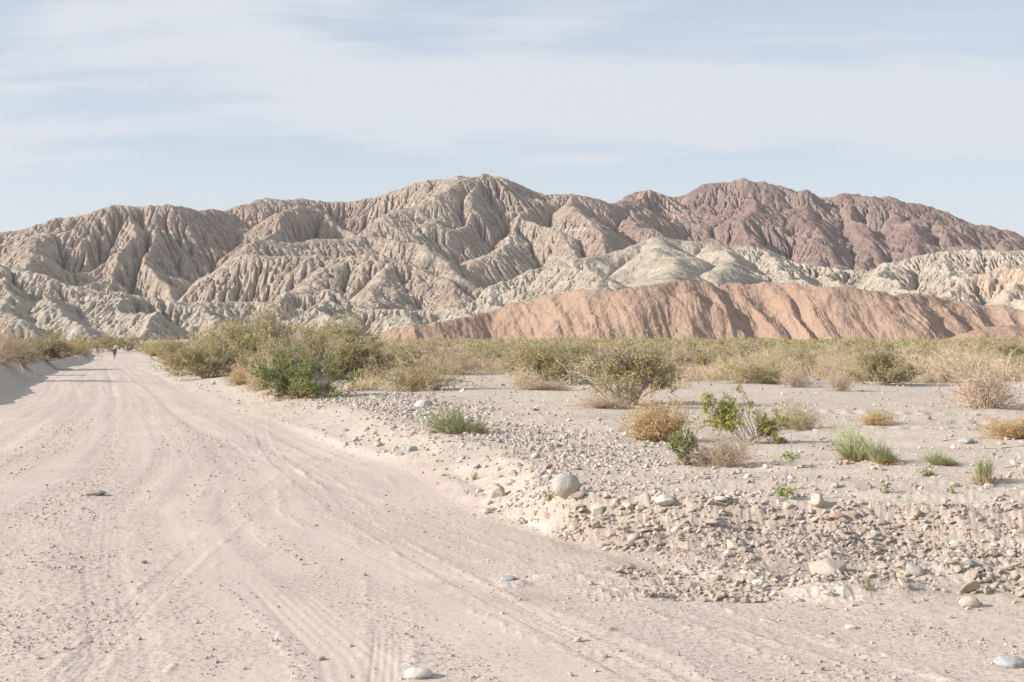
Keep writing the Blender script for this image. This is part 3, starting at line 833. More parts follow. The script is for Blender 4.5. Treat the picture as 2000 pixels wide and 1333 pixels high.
# the shrubs one can tell apart, foot pixel / height / width in the photograph
HERO = [
 ('shrub', 'green', 1, 'dense dark green shrub at the road edge in front of the tall thicket', 'shrub', 597, 777, 92, 172, 0.3),
 ('shrub', 'creosote', 1, 'dark olive shrub at the road edge left of the dark green shrub', 'shrub', 408, 738, 78, 150, 1.1),
 ('shrub', 'airy', 1, 'tallest airy yellow green shrub behind the road edge thicket', 'shrub', 510, 728, 124, 170, 0.5),
 ('shrub', 'airy', 2, 'second tall airy shrub with golden tips right of the tallest one', 'shrub', 652, 716, 98, 150, 2.2),
 ('shrub', 'airy', 4, 'airy olive shrub at the left shoulder of the tallest yellow green one', 'shrub', 455, 728, 96, 120, 1.5),
 ('shrub', 'creosote', 8, 'olive shrub in the thicket right behind the dark green shrub', 'shrub', 540, 745, 80, 120, 0.1),
 ('shrub', 'creosote', 9, 'olive shrub at the right end of the thicket behind the dark green one', 'shrub', 668, 742, 84, 110, 1.9),
 ('shrub', 'creosote', 2, 'olive shrub filling the gap between the two tall airy shrubs', 'shrub', 590, 735, 95, 140, 2.9),
 ('shrub', 'creosote', 3, 'round olive shrub between the tall thicket and the dry grey brown bush', 'shrub', 712, 742, 84, 120, 0.8),
 ('dry_bush', 'gold', 1, 'straw yellow dry clump at the road edge left of the dark green shrub', 'dry bush', 472, 752, 32, 60, 0.2),
 ('dry_bush', 'tan', 1, 'brown dry bush tucked against the left flank of the dark green shrub', 'dry bush', 508, 762, 62, 70, 1.3),
 ('dry_bush', 'gold', 2, 'small golden clump under the dark olive shrub at the road edge', 'dry bush', 350, 724, 30, 44, 1.0),
 ('dry_bush', 'olive', 1, 'broad rounded grey brown dry bush right of the dark green shrub', 'dry bush', 826, 764, 80, 150, 0.4),
 ('dry_bush', 'pink', 1, 'pale pinkish dry bush behind the broad grey brown one', 'dry bush', 880, 732, 62, 118, 0.9),
 ('shrub', 'creosote', 4, 'olive shrub with a straw coloured skirt left of the large open shrub', 'shrub', 1072, 752, 84, 150, 0.2),
 ('shrub', 'open', 5, 'largest open olive shrub with bare grey lower stems in the middle of the plain', 'shrub', 1222, 790, 134, 235, 2.0),
 ('dry_bush', 'gold', 3, 'round golden brown bush on the sand below the largest open shrub', 'dry bush', 1285, 862, 78, 112, 1.2),
 ('dry_bush', 'tangle', 1, 'tangle of pale broken branches under the leaning glossy shrub', 'dry bush', 1402, 908, 56, 130, 0.0),
 ('shrub', 'sprig', 1, 'small upright bright green shrub left of the broken branches', 'shrub', 1340, 908, 64, 56, 0.6),
 ('tuft', 'tuft', 1, 'wide blue green tuft on the gravel beside the road', 'tuft', 902, 846, 52, 116, 0.3),
 ('tuft', 'tuft', 2, 'green tuft with a brown foot in the middle right of the sand', 'tuft', 1680, 900, 64, 84, 1.3),
 ('tuft', 'tuft', 3, 'smaller leaning green tuft touching the right side of the brown footed tuft', 'tuft', 1728, 904, 38, 60, 2.3),
 ('tuft', 'thin_tuft', 1, 'narrow upright green tuft with a straw ring near the right edge', 'tuft', 1922, 944, 50, 46, 0.1),
 ('tuft', 'tuft', 4, 'low thin green tuft left of the narrow upright tuft', 'tuft', 1843, 909, 26, 62, 2.0),
 ('dry_bush', 'gold', 4, 'low golden clump alone on the tyre marked sand', 'dry bush', 1716, 830, 27, 62, 0.5),
 ('dry_bush', 'gold', 5, 'straw coloured clump at the right edge beside the fallen branch', 'dry bush', 1975, 858, 40, 84, 1.9),
 ('dry_bush', 'pink', 2, 'large pale dry bush at the right side of the plain', 'dry bush', 1922, 798, 104, 165, 1.1),
 ('dry_bush', 'pink', 3, 'medium pale dry bush in the row before the green scrub', 'dry bush', 1556, 757, 52, 58, 0.3),
 ('dry_bush', 'pink', 4, 'thin wispy dry bush right of the medium pale one', 'dry bush', 1636, 764, 44, 44, 2.0),
 ('dry_bush', 'olive', 2, 'low brownish dry bush right of the largest open shrub', 'dry bush', 1480, 748, 50, 120, 1.5),
 ('shrub', 'creosote', 6, 'ragged olive shrub with a dark foot standing right of centre before the scrub', 'shrub', 1716, 752, 80, 118, 0.9),
 ('dry_bush', 'olive', 3, 'sparse grey green bush behind the leaning glossy shrub', 'dry bush', 1552, 838, 46, 110, 0.2),
 ('dry_bush', 'tangle', 2, 'flat pale dry clump at the foot of the skirted olive shrub', 'dry bush', 1060, 762, 22, 100, 0.7),
 ('dry_bush', 'tangle', 3, 'flat dry litter clump left of the foot of the largest open shrub', 'dry bush', 1180, 796, 26, 110, 1.9),
 ('dry_bush', 'pink', 5, 'reddish brown dry bush at the left edge of the photo behind the road bank', 'dry bush', 8, 708, 72, 80, 0.4),
 ('shrub', 'creosote', 1, 'olive shrub on the left bank between the reddish dry bush and the golden clump', 'shrub', 92, 704, 54, 110, 2.4),
 ('shrub', 'creosote', 7, 'low dark green shrub on the left bank near the photo edge', 'shrub', 40, 714, 34, 80, 1.4),
 ('dry_bush', 'gold', 2, 'orange yellow clump at the far end of the left bank', 'dry bush', 146, 694, 26, 46, 1.1),
 ('shrub', 'airy', 3, 'pale green feathery shrub left of the dark olive shrub at the road edge', 'shrub', 335, 712, 52, 66, 0.9),
]
for h_ in HERO:
    plant_px(*h_[:9], rotz=h_[9])
# leaning resinous shrub with two arms
for (lab, px, py, hh, ww, tl, v) in (('glossy yellow green branch leaning up and left out of the pale broken branches', 1460, 866, 122, 92, (0, -34), 2),
                                     ('glossy green branch leaning right over the sand beside the taller leaning one', 1468, 868, 84, 72, (0, 46), 3)):
    plant_px('shrub', 'glossy', v, lab, 'shrub', px, py, hh, ww, 0.0, None, tl)

# shrubs round the end of the road
far_end = [(185, 690, 34, 70), (215, 688, 40, 60), (250, 686, 34, 60), (285, 690, 30, 50), (305, 696, 26, 40), (165, 684, 26, 50), (60, 700, 46, 60), (330, 690, 34, 60), (380, 700, 44, 80), (430, 706, 62, 90), (120, 690, 34, 60), (22, 690, 30, 60)]
for i, (px, py, hh, ww) in enumerate(far_end):
    kd = ('far', 'far', 'far', 'far', 'gold')[i % 5]
    plant_px('dry_bush' if kd in ('pink', 'gold') else 'shrub', kd, i % 4,
             'straw coloured bush in the row where the road bends out of sight' if kd in ('pink', 'gold') else 'olive bush in the row where the road bends out of sight',
             'dry bush' if kd in ('pink', 'gold') else 'shrub', px, py, hh, ww, i * 1.3, 'straw bushes at the far end of the road' if kd in ('pink', 'gold') else 'olive bushes at the far end of the road')

# scattered desert scrub across the plain
r_ = np.random.default_rng(21)
placed = []
def free(x, y, d):
    return all((x - a) ** 2 + (y - b) ** 2 > (d * 0.5 + c * 0.5) ** 2 for a, b, c in placed)
n_cr = n_dry = 0
tries = 0
while n_cr < 205 or n_dry < 85:
    tries += 1
    if tries > 20000: break
    D = 40 * (150 / 40) ** r_.random()
    px = r_.uniform(640, 2250) if r_.random() < 0.9 else r_.uniform(-150, 160)
    if D < 58 and px < 1000: continue
    x = (px - 1000) / FPX * D
    if px < 200 and D < 120: continue
    u, l, r = road_uv(x, D)
    if -0.15 < u < 1.25: continue
    dry = r_.random() < (0.55 if D < 60 else 0.16)
    if D < 47 and not dry: continue
    if dry and n_dry >= 85: continue
    if not dry and n_cr >= 205: continue
    hh = r_.uniform(0.5, 1.1) if dry else r_.uniform(0.6, 1.45)
    ww = hh * r_.uniform(1.2, 1.9)
    if not free(x, D, ww * (0.75 if D < 60 else 0.5)): continue
    placed.append((x, D, ww))
    p = on_ground(x, D)
    if dry:
        n_dry += 1
        kd = ('pink', 'tan', 'olive')[n_dry % 3]
        plant('dry_bush', kd, 1 + n_dry % 3, 'dry straw coloured bush among the olive scrub of the plain', 'dry bush', p, hh, ww, r_.uniform(0, 6.28), 'dry bushes scattered in the scrub')
    else:
        n_cr += 1
        plant('shrub', 'creosote' if D < 75 else 'far', n_cr % 5, 'olive creosote like shrub in the scrub belt across the plain', 'shrub', p, hh, ww, r_.uniform(0, 6.28), 'olive shrubs of the scrub belt')
print('shrubs', n_cr, n_dry, time.time() - T0)

# the far belt that reads as one mass
V_ = []; F_ = []; T_ = []; off = 0
n = 3200
D = 110 * (620 / 110) ** (r_.random(n) ** 0.8); px = r_.uniform(-300, 2300, n)
x = (px - 1000) / FPX * D
u, l, r = road_uv(x, D)
ok = ((u < -0.1) | (u > 1.15)) & ~((D > 445) & (x > -60)) & ((px > 560) | (D > 250))
x = x[ok]; D = D[ok]; z = gnd(x, D)
LV = []
for i in range(len(x)):
    k = 90 if D[i] < 280 else 45
    a = r_.normal(0, 1, (k, 3)); a /= np.linalg.norm(a, axis=1, keepdims=True)
    a *= (r_.random((k, 1)) ** 0.4)
    hh = r_.uniform(0.7, 1.5)
    LV.append(np.stack([x[i] + a[:, 0] * hh * 0.9, D[i] + a[:, 1] * hh * 0.9, z[i] + np.abs(a[:, 2]) * hh], -1))
C = np.vstack(LV)
vf = leaves(r_, C, 0.13, 0.6)
link('far_scrub', pmesh('far_scrub', vf, M['creosote'], r_), kind='stuff', label='far belt of olive desert scrub running to the foot of the hills', category='scrub')
print('belt', time.time() - T0)

# dry grass and low brush between the shrubs, too fine to count
n = 5200
D = 36 * (130 / 36) ** r_.random(n); px = r_.uniform(420, 2400, n); x = (px - 1000) / FPX * D
u, l, r = road_uv(x, D)
ok = (u > 1.12) & (vn(x / 5, D / 8, 98) + 0.5 * vn(x / 2, D / 3, 99) > 0.15 - 0.5 * sstep(45, 75, D)) & (x > ip(TOP, D) + 2)
x = x[ok]; D = D[ok]; z = gnd(x, D)
k = 16
b = np.stack([np.repeat(x, k) + r_.normal(0, .16, len(x) * k), np.repeat(D, k) + r_.normal(0, .16, len(x) * k), np.repeat(z, k)], -1)
dd = r_.normal(0, 0.45, (len(b), 3)); dd[:, 2] = 1
G = grow(r_, b, dd, np.repeat(r_.uniform(0.15, 0.55, len(x)), k) * r_.uniform(.6, 1.2, len(b)), 2, 0.2, 0)
link('dry_grass', pmesh('dry_grass', poly_tubes(G, 0.012, 0.005), M['tan_twig'], r_, 6), kind='stuff', label='dry straw coloured grass and low brush between the shrubs', category='grass')
print('grass', len(x), time.time() - T0)
# ------------------------------------------------------------------ stones, clods, sticks
import bmesh
def stone_arrays(seed, flat=0.65, angular=0.3, sub=2):
    bm = bmesh.new()
    bmesh.ops.create_icosphere(bm, subdivisions=sub, radius=1.0)
    V = np.array([v.co[:] for v in bm.verts]); F = np.array([[v.index for v in f.verts] for f in bm.faces])
    bm.free()
    r = np.random.default_rng(seed)
    # cut by random planes: worn facets
    for _ in range(int(6 + 14 * angular)):
        n = r.normal(0, 1, 3); n /= np.linalg.norm(n)
        c = r.uniform(0.42, 0.9) if angular > 0.95 else (r.uniform(0.62, 0.95) if angular > 0.5 else r.uniform(0.8, 1.0))
        d = V @ n
        V = V - np.outer(np.maximum(d - c, 0) * 0.92, n)
    V = V * (1 + 0.05 * vn(V[:, 0] * 2 + seed, V[:, 1] * 2 + V[:, 2] * 1.7, 90)[:, None])
    V = V * np.array([r.uniform(0.85, 1.25), r.uniform(0.7, 1.0), flat * r.uniform(0.8, 1.15)])
    return V, F

def stone_mat(name, cols, bsc=30.0, obj=True):
    m, t = new_mat(name)
    tc_ = t.n('ShaderNodeTexCoord').outputs['Object'] if obj else t.n('ShaderNodeNewGeometry').outputs['Position']
    if obj: f = t.n('ShaderNodeObjectInfo').outputs['Random']
    else: f = t.n('ShaderNodeAttribute', attribute_name='tint').outputs['Fac']
    c = t.ramp(f, [((i + 0.5) / len(cols), cols[i]) for i in range(len(cols))])
    pos = t.n('ShaderNodeNewGeometry').outputs['Position']
    c = t.mix(1.0, c, t.ramp(t.noise(pos, 40.0, 5, 0.7), [(0.3, 0.82), (0.7, 1.12)]), 'MULTIPLY')
    c = t.mix(t.ramp(t.noise(pos, 9.0, 4, 0.6), [(0.45, 0.0), (0.65, 0.5)]), c, (0.50, 0.435, 0.365))
    finish(t, c, 0.92, t.noise(pos, 55.0, 6, 0.7), 0.6, 0.012, 0.2)
    return m
STONES = [(0.40, 0.36, 0.31), (0.50, 0.44, 0.38), (0.45, 0.39, 0.33), (0.56, 0.50, 0.44), (0.36, 0.34, 0.325), (0.52, 0.42, 0.35), (0.48, 0.43, 0.37), (0.27, 0.265, 0.265), (0.50, 0.45, 0.40), (0.60, 0.55, 0.49), (0.40, 0.27, 0.21), (0.46, 0.41, 0.35)]
CLAYS = [(0.38, 0.32, 0.26), (0.43, 0.365, 0.30), (0.35, 0.298, 0.245), (0.46, 0.395, 0.33)]
M['stone'] = stone_mat('stone', STONES)
M['gravel'] = stone_mat('gravel', STONES, obj=False)
M['clod'] = stone_mat('dry_clay', CLAYS)
M['clod_bits'] = stone_mat('dry_clay_bits', CLAYS, obj=False)
M['pale_boulder'] = stone_mat('grey_granite', [(0.43, 0.405, 0.36)])
M['pink_boulder'] = stone_mat('pinkish_stone', [(0.54, 0.44, 0.37)])
M['slate'] = stone_mat('dark_slab', [(0.27, 0.25, 0.235)])
M['bluish'] = stone_mat('bluish_stone', [(0.37, 0.375, 0.375)])
M['white_stone'] = stone_mat('white_stone', [(0.62, 0.57, 0.51)])
M['red_stone'] = stone_mat('red_stone', [(0.40, 0.26, 0.19)])

SM = [mesh_from('stone', *stone_arrays(s, 0.62, a, 3), None, M['stone'], a < 0.5) for s, a in ((1, .3), (2, .6), (3, .8), (4, .9), (5, .6), (6, .9), (7, .4), (8, .9))]
CM = [mesh_from('clod', *stone_arrays(s + 30, 0.42, 1.0, 3), None, M['clod'], False) for s in range(8)]


def rock_at(name, me, p, size, rot, label, cat_, group=None, sink=0.25, mat=None, sc=(1, 1, 1)):
    o = link(name, me, label=label, category=cat_)
    o.location = (p[0], p[1], p[2] + size * 0.5 * sc[2] * (0.62 - sink * 1.2))
    o.scale = (size * 0.5 * sc[0], size * 0.5 * sc[1], size * 0.5 * sc[2])
    o.rotation_euler = rot
    if group: o['group'] = group
    return o

def hero_rock(label, px, py, wpx, mat, seed, flat=0.7, ang=0.3, sc=(1, 1, 1), rot=(0, 0, 0), sink=0.3, sub=4, name='boulder', cat_='rock'):
    V, F = stone_arrays(seed, flat, ang, sub)
    V = V * (1 + 0.025 * vn(V[:, 0] * 5 + 3, V[:, 1] * 5 + V[:, 2] * 4, 92)[:, None])
    V = V / (np.abs(V[:, 0]).max())
    me = mesh_from(name, V, F, np.full(len(F), 3), mat, True)
    p = at(px, py)
    s = wpx * p.y / FPX / 2
    o = link(name, me, label=label, category=cat_)
    hz = V[:, 2].max() * s * sc[2]
    o.location = (p.x, p.y + s * 0.6, float(gnd(p.x, p.y + s * 0.6)) + hz * (1 - 2 * sink))
    o.scale = (s * sc[0], s * sc[1], s * sc[2])
    o.rotation_euler = rot
    return o

hero_rock('large egg shaped pale grey boulder at the top of the road bank', 1107, 996, 58, M['pale_boulder'], 101, 0.98, 0.12, (1, 1, 1.3), (0.1, 0.35, 0.2), 0.02)
hero_rock('big rounded pinkish stone on the sandy shoulder at lower right', 1899, 1190, 44, M['pink_boulder'], 102, 0.85, 0.35, sink=0.15)
hero_rock('round pale stone at the bottom edge of the photo on the road', 815, 1332, 58, M['white_stone'], 103, 0.5, 0.15, sink=0.25)
hero_rock('flat dark slab lying on the road at left', 180, 970, 50, M['slate'], 104, 0.30, 0.9, (1, 0.8, 1), sink=0.2)
hero_rock('pale block beside the wide blue green tuft behind the gravel', 824, 797, 34, M['white_stone'], 105, 0.6, 0.8, sink=0.2)
hero_rock('grey block leaning on the pale one behind the gravel', 838, 795, 18, M['bluish'], 106, 0.8, 0.8, sink=0.15)
hero_rock('flat blue grey stone at the bottom right corner', 1980, 1306, 60, M['bluish'], 107, 0.5, 0.5, sink=0.25)
hero_rock('rust red cobble embedded in the clay bank', 1640, 1026, 34, M['red_stone'], 108, 0.5, 0.3)
hero_rock('tall pale pink block standing in the clay bank', 1598, 1014, 26, M['pink_boulder'], 109, 1.2, 0.8, sink=0.2)
hero_rock('blue grey cobble left of the rust red one in the clay bank', 1560, 1028, 20, M['bluish'], 110, 0.6, 0.4)
hero_rock('white flat stone at the top edge of the clay bank', 1410, 990, 30, M['white_stone'], 111, 0.5, 0.5)
hero_rock('broad pale block on the crest of the bank', 1300, 1006, 40, M['white_stone'], 112, 0.8, 0.8, sink=0.2)
hero_rock('long pale stone leaning at the right foot of the egg shaped boulder', 1168, 1006, 24, M['white_stone'], 113, 0.9, 0.8, sink=0.2)
hero_rock('dark crumbling clay lump left of the egg shaped boulder', 972, 972, 34, M['clod'], 114, 0.9, 0.9, sink=0.2)
hero_rock('broad smooth pinkish slab half buried in the clay bank', 1620, 1126, 84, M['clod'], 115, 0.5, 1.0, sink=0.42)
hero_rock('flat grey slab on the sand between the tuft and the boulder', 1096, 882, 34, M['bluish'], 116, 0.35, 0.6)
hero_rock('pale oval stone at the foot of the road bank', 1484, 1146, 26, M['white_stone'], 117, 0.6, 0.3)
hero_rock('upright rounded stone on the road side of the bank', 1422, 1090, 18, M['white_stone'], 118, 0.8, 0.2)
hero_rock('small triangular pale stone right of the wide tuft bottom gravel', 802, 884, 26, M['bluish'], 119, 0.7, 0.8)
hero_rock('slate blue pebble half sunk in the road right of centre', 993, 1134, 34, M['bluish'], 120, 0.3, 0.3)
hero_rock('orange stained pebble on the right part of the road', 1241, 1156, 14, M['red_stone'], 121, 0.7, 0.6, sink=0.15)
hero_rock('white oval stone half buried in the sand of the right shoulder', 1664, 1230, 26, M['white_stone'], 122, 0.4, 0.2)
hero_rock('grey slab flush with the sand at the right edge', 1890, 868, 34, M['bluish'], 123, 0.3, 0.5)

r_ = np.random.default_rng(33)
def region_pts(n, poly, rng_):
    """random photo pixels inside a quad given as (x0,y0,x1,y1) bounds with left/right slanted by the road edge"""
    x0, y0, x1, y1 = poly
    return rng_.uniform(x0, x1, n), rng_.uniform(y0, y1, n)

def bank_px(px):  # rows of the bank: top and foot for a photo column
    return np.interp(px, [940, 1000, 1100, 1250, 1500, 1750, 2000, 2200], [955, 960, 975, 985, 988, 985, 985, 985]), np.interp(px, [940, 1000, 1100, 1250, 1500, 1750, 2000, 2200], [985, 1000, 1035, 1075, 1125, 1150, 1180, 1200])

# countable stones: on the bank, in the gravel fan beside the road, on the sand, on the road
zones = [('pale stone lodged in the clay bank beside the road', 'stones in the bank', 62, 'bank'),
         ('stone in the gravel fan between the road and the wide tuft', 'stones of the gravel fan', 75, 'fan'),
         ('stone scattered on the sand in front of the shrubs', 'stones on the sand', 70, 'sand'),
         ('pebble lying loose on the graded road', 'pebbles on the road', 30, 'road')]
placed_st = []
for lab, grp, n, z in zones:
    k = 0
    while k < n:
        if z == 'bank':
            px = r_.uniform(1000, 2080); a, b = bank_px(px); py = a - 14 + (b - a + 30) * r_.random(); sz = float(np.clip(r_.lognormal(-2.95, 0.45), 0.035, 0.13))
        elif z == 'fan':
            px = r_.uniform(620, 1150); py = r_.uniform(808, 960)
            if py < 810 + 0: continue
            u = np.interp(py, [780, 860, 920, 990], [480, 650, 840, 970])
            if px < u + 6 or px > u + 420: continue
            if 840 < px < 970 and 790 < py < 850: continue
            sz = float(np.clip(r_.lognormal(-2.45, 0.3), 0.06, 0.22))
        elif z == 'sand':
            px = r_.uniform(1000, 2060); py = r_.uniform(850, 985); sz = float(np.clip(r_.lognormal(-2.9, 0.4), 0.035, 0.14))
        else:
            px = r_.uniform(0, 1900); py = r_.uniform(760, 1330)
            u = np.interp(py, [780, 860, 920, 990, 1080, 1120, 1190, 1290, 1333], [440, 640, 830, 960, 1200, 1400, 1700, 2000, 2050])
            if px > u: continue
            sz = float(np.clip(r_.lognormal(-3.3, 0.35), 0.02, 0.07))
        p = at(px, py)
        if p.y > 60: continue
        if any((p.x - a) ** 2 + (p.y - b) ** 2 < (0.45 * (sz + c)) ** 2 for a, b, c in placed_st): continue
        placed_st.append((p.x, p.y, sz))
        rock_at('stone', SM[int(r_.integers(0, 8))], p, sz, (r_.normal(0, .25), r_.normal(0, .25), r_.uniform(0, 6.28)), lab, 'stone', grp, 0.22)
        k += 1
for k in range(150):
    px = r_.uniform(1120, 2080); a, b = bank_px(px); py = a + 4 + (b - a) * (r_.random() ** 0.8)
    p = at(px, py); sz = float(np.clip(r_.lognormal(-2.75, 0.45), 0.04, 0.17))
    rock_at('clay_clod', CM[int(r_.integers(0, 8))], p, sz, (r_.normal(0.15, .5), r_.normal(0, .5), r_.uniform(0, 6.28)), 'angular dry clay clod broken out of the road bank', 'clay clod', 'clay clods of the bank', 0.15)

# uncountable grit: small stones merged into one mesh, small clods into another
def scatter(name, n, sampler, protos, mat, label, cat_):
    V = []; F = []; T = []; o = 0
    X, Y, S = sampler(n)
    Z = gnd(X, Y)
    for k, (v, f) in enumerate(protos):
        s = slice(k, None, len(protos))
        x, y, z, sz = X[s], Y[s], Z[s], S[s]; n_ = len(x)
        a = r_.uniform(0, 6.28, n_)[:, None]; ca, sa = np.cos(a), np.sin(a)
        t1 = r_.normal(0, .35, n_)[:, None]; t2 = r_.normal(0, .35, n_)[:, None]
        qx = v[None, :, 0]; qy = v[None, :, 1]; qz = v[None, :, 2]
        h5 = sz[:, None] * 0.5
        q = np.stack([(qx * ca - qy * sa) * h5 + x[:, None], (qx * sa + qy * ca) * h5 + y[:, None], (qz + t1 * qx + t2 * qy) * h5 + (z + sz * 0.1)[:, None]], -1)
        V.append(q.reshape(-1, 3)); F.append((f[None] + (np.arange(n_) * len(v))[:, None, None] + o).reshape(-1, 3))
        T.append(np.repeat(r_.random(n_), len(v))); o += n_ * len(v)
    me = mesh_from(name, np.vstack(V), np.vstack(F), None, mat, False, {'tint': np.concatenate(T)})
    return link(name, me, kind='stuff', label=label, category=cat_)

def frustum_pts(n, dlo, dhi, pw, tl=-0.43, th=0.62):
    D = dlo * (dhi / dlo) ** (r_.random(n) ** pw)
    return D * r_.uniform(tl, th, n), D

def s_gravel(n):
    X1, Y1 = frustum_pts(n, 5.5, 45, 1.0)
    D2 = r_.uniform(14.5, 33, 26000); X2 = ip(TOP, D2) + 0.3 + np.abs(r_.normal(0, 1, 26000)) * (0.5 + D2 * 0.04)
    X1 = np.concatenate([X1, X2]); Y1 = np.concatenate([Y1, D2]); n = len(X1)
    rd, l, r = road_uv(X1, Y1)
    u = (X1 - ip(TOE, Y1)) / (ip(TOP, Y1) - ip(TOE, Y1))
    fan = np.exp(-((X1 - ip(TOP, Y1) - 0.8) / (1.5 + 1.2 * (Y1 < 13))) ** 2) * (Y1 > 11) * (X1 > r)
    clump = sstep(-0.1, 0.5, fbm(X1 * 0.9, Y1 * 0.9, 95, 3))
    pr = np.where(X1 > r, 0.06 + 0.95 * fan * (0.25 + 0.75 * clump) + 0.14 * clump + 0.2 * (u > 0) * (u < 1.1) * (Y1 < 13), 0.03)
    pr = np.where((rd > 0) & (rd < 1), 0.10 * sstep(0.2, 0.9, vn(rd * 9.5 * 2.2, Y1 / 9, 83)) + 0.015, pr)
    ok = r_.random(n) < pr
    X1, Y1 = X1[ok], Y1[ok]
    on = (rd[ok] < 1)
    S = np.clip(r_.lognormal(-3.5, 0.5, len(X1)), 0.012, 0.10) * (0.75 + Y1 / 30) * np.where(on, 0.45, 1.0)
    return X1, Y1, S
def s_clods(n):
    X1, Y1 = frustum_pts(n, 6.5, 13.5, 1.0, 0.0, 0.66)
    u = (X1 - ip(TOE, Y1)) / (ip(TOP, Y1) - ip(TOE, Y1)) + 0.15 * vn(X1 * 2, Y1 * 2, 96)
    ok = (u > 0.02) & (u < 1.05) & (X1 > 0.4) & (r_.random(n) < 0.3 + 0.7 * sstep(-0.4, 0.3, vn(X1 * 1.6, Y1 * 1.6, 97)))
    X1, Y1 = X1[ok], Y1[ok]
    return X1, Y1, np.clip(r_.lognormal(-3.45, 0.6, len(X1)), 0.010, 0.11)
g_p = [stone_arrays(50 + i, 0.6, 0.7, 1) for i in range(10)]
c_p = [stone_arrays(70 + i, 0.6, 1.0, 2) for i in range(10)]
scatter('gravel', 74000, s_gravel, g_p, M['gravel'], 'fine gravel and grit strewn over the plain and along the road edge', 'gravel')
scatter('clay_crumbs', 31000, s_clods, c_p, M['clod_bits'], 'crumbled dry clay covering the road bank', 'clay crumbs')
def s_grit(n):
    Y1 = 5.6 * (26 / 5.6) ** (r_.random(n) ** 1.15); X1 = Y1 * r_.uniform(-0.42, 0.42, n)
    u, l, r = road_uv(X1, Y1); s0 = u * 9.5; mn = vn(s0 * 0 + 3, Y1 / 18, 60) * 0.25
    lines = sstep(0.10, 0.6, vn(s0 * 2.2 + mn, Y1 / 11, 83)) * sstep(-0.3, 0.4, vn(X1 * 1.2, Y1 * 0.8, 85)) + 0.8 * sstep(0.45, 0.75, vn(s0 * 6 + mn, Y1 / 7, 86))
    ok = (X1 < ip(TOE, Y1) + 0.2) & (r_.random(n) < 0.02 + 0.38 * lines)
    X1, Y1 = X1[ok], Y1[ok]
    return X1, Y1, np.clip(r_.lognormal(-4.55, 0.5, len(X1)), 0.005, 0.035) * (0.8 + Y1 / 25)
M['grit'] = stone_mat('sand_crumbs', [(0.44, 0.365, 0.315), (0.50, 0.42, 0.36), (0.40, 0.34, 0.30), (0.53, 0.45, 0.385), (0.34, 0.295, 0.265)], obj=False)
scatter('grit', 90000, s_grit, [stone_arrays(150 + i, 0.75, 0.8, 1) for i in range(6)], M['grit'], 'loose sand crumbs and grit in streaks along the road', 'grit')
print('stones', time.time() - T0)

def stick(label, px, py, ang_, length, th=0.02, seed=0, mat='pink_twig', lift=0.03, name='stick'):
    r = np.random.default_rng(seed)
    p = at(px, py)
    d = np.array([[math.cos(ang_), math.sin(ang_), 0.04]])
    L = grow(r, np.array([[0, 0, 0.0]]), d, np.array([length]), 8, 0.10, 0.0)
    L[:, :, 2] = np.abs(L[:, :, 2]) * 0.5
    B = branch(r, L, 3, 0.3, 0.9, 0.5, 0.1, length * 0.3, 3, 0.2, 0.0)
    V, F = cat([poly_tubes(L, th, th * 0.4), poly_tubes(B, th * 0.4, th * 0.2)])
    me = pmesh(name, (V, F), M[mat], r, 6)
    o = link(name, me, label=label, category='stick')
    zz = max(float(gnd(p.x + L[0, k, 0], p.y + L[0, k, 1])) - L[0, k, 2] for k in (0, 4, 8))
    o.location = (p.x, p.y, min(zz, p.z + 0.06) + lift * 0.3)
    return o
stick('long dark fallen branch lying at the right edge of the sand', 1925, 878, 0.0, 1.6, 0.022, 1, 'grey_stem')
stick('short pale stick lying on the slope left of the boulder foot', 1040, 1032, 0.5, 0.45, 0.008, 2)
stick('orange twig lying among the gravel above the clay bank', 1300, 940, 0.25, 0.4, 0.006, 3, 'gold_twig')
stick('thin stick on the sand right of the brown footed tuft', 1840, 862, 0.1, 0.9, 0.012, 4)
stick('dark broken twig below the largest open shrub', 1100, 794, 0.0, 0.9, 0.02, 5, 'orange_litter')
stick('small forked stick between the two right hand clumps of driftwood', 1960, 915, 0.15, 0.5, 0.012, 6)
stick('thick pale limb rising from the tangle of broken branches', 1340, 872, 0.25, 0.7, 0.02, 7, 'pink_twig', 0.9)

# small weeds and two flowering lupines
def lupine(label, px, py, hpx, seed):
    r = np.random.default_rng(seed)
    p = at(px, py); H = hpx * p.y / FPX
    o = thing('lupine', label, 'flower', p)
    b = np.array([[0, 0, 0.0]])
    s = grow(r, b, np.array([[0.05, 0, 1.0]]), np.array([H]), 6, 0.03, 0.02)
    b2 = np.repeat(s[:, 1], 10, 0)
    az = r.uniform(0, 6.28, 10)
    s2 = grow(r, b2 * 0.6, np.stack([np.cos(az), np.sin(az), np.full(10, 0.8)], -1), np.full(10, H * 0.3), 3, 0.1, 0.0)
    link('stem', pmesh('stem', cat([poly_tubes(s, 0.006, 0.003), poly_tubes(s2, 0.004, 0.002)]), M['grass_green'], r, 6), o)
    C = np.repeat(s2[:, -1], 9, 0) + r.normal(0, 0.022, (90, 3))
    link('foliage', pmesh('foliage', leaves(r, C, 0.022, 0.4, 0.0), M['deep_green'], r), o)
    C = s[0, -1] * (1 - r.random((50, 1)) * 0.42) + r.normal(0, 0.005, (50, 3))
    link('flower_spike', pmesh('flower_spike', leaves(r, C, 0.010, 0.7), M['purple_flower'], r), o)
lupine('thin purple flowering stalk on the sand in front of the leaning glossy shrub', 1545, 912, 62, 1)
lupine('second thin purple flowering stalk just above the clay bank', 1537, 978, 60, 2)
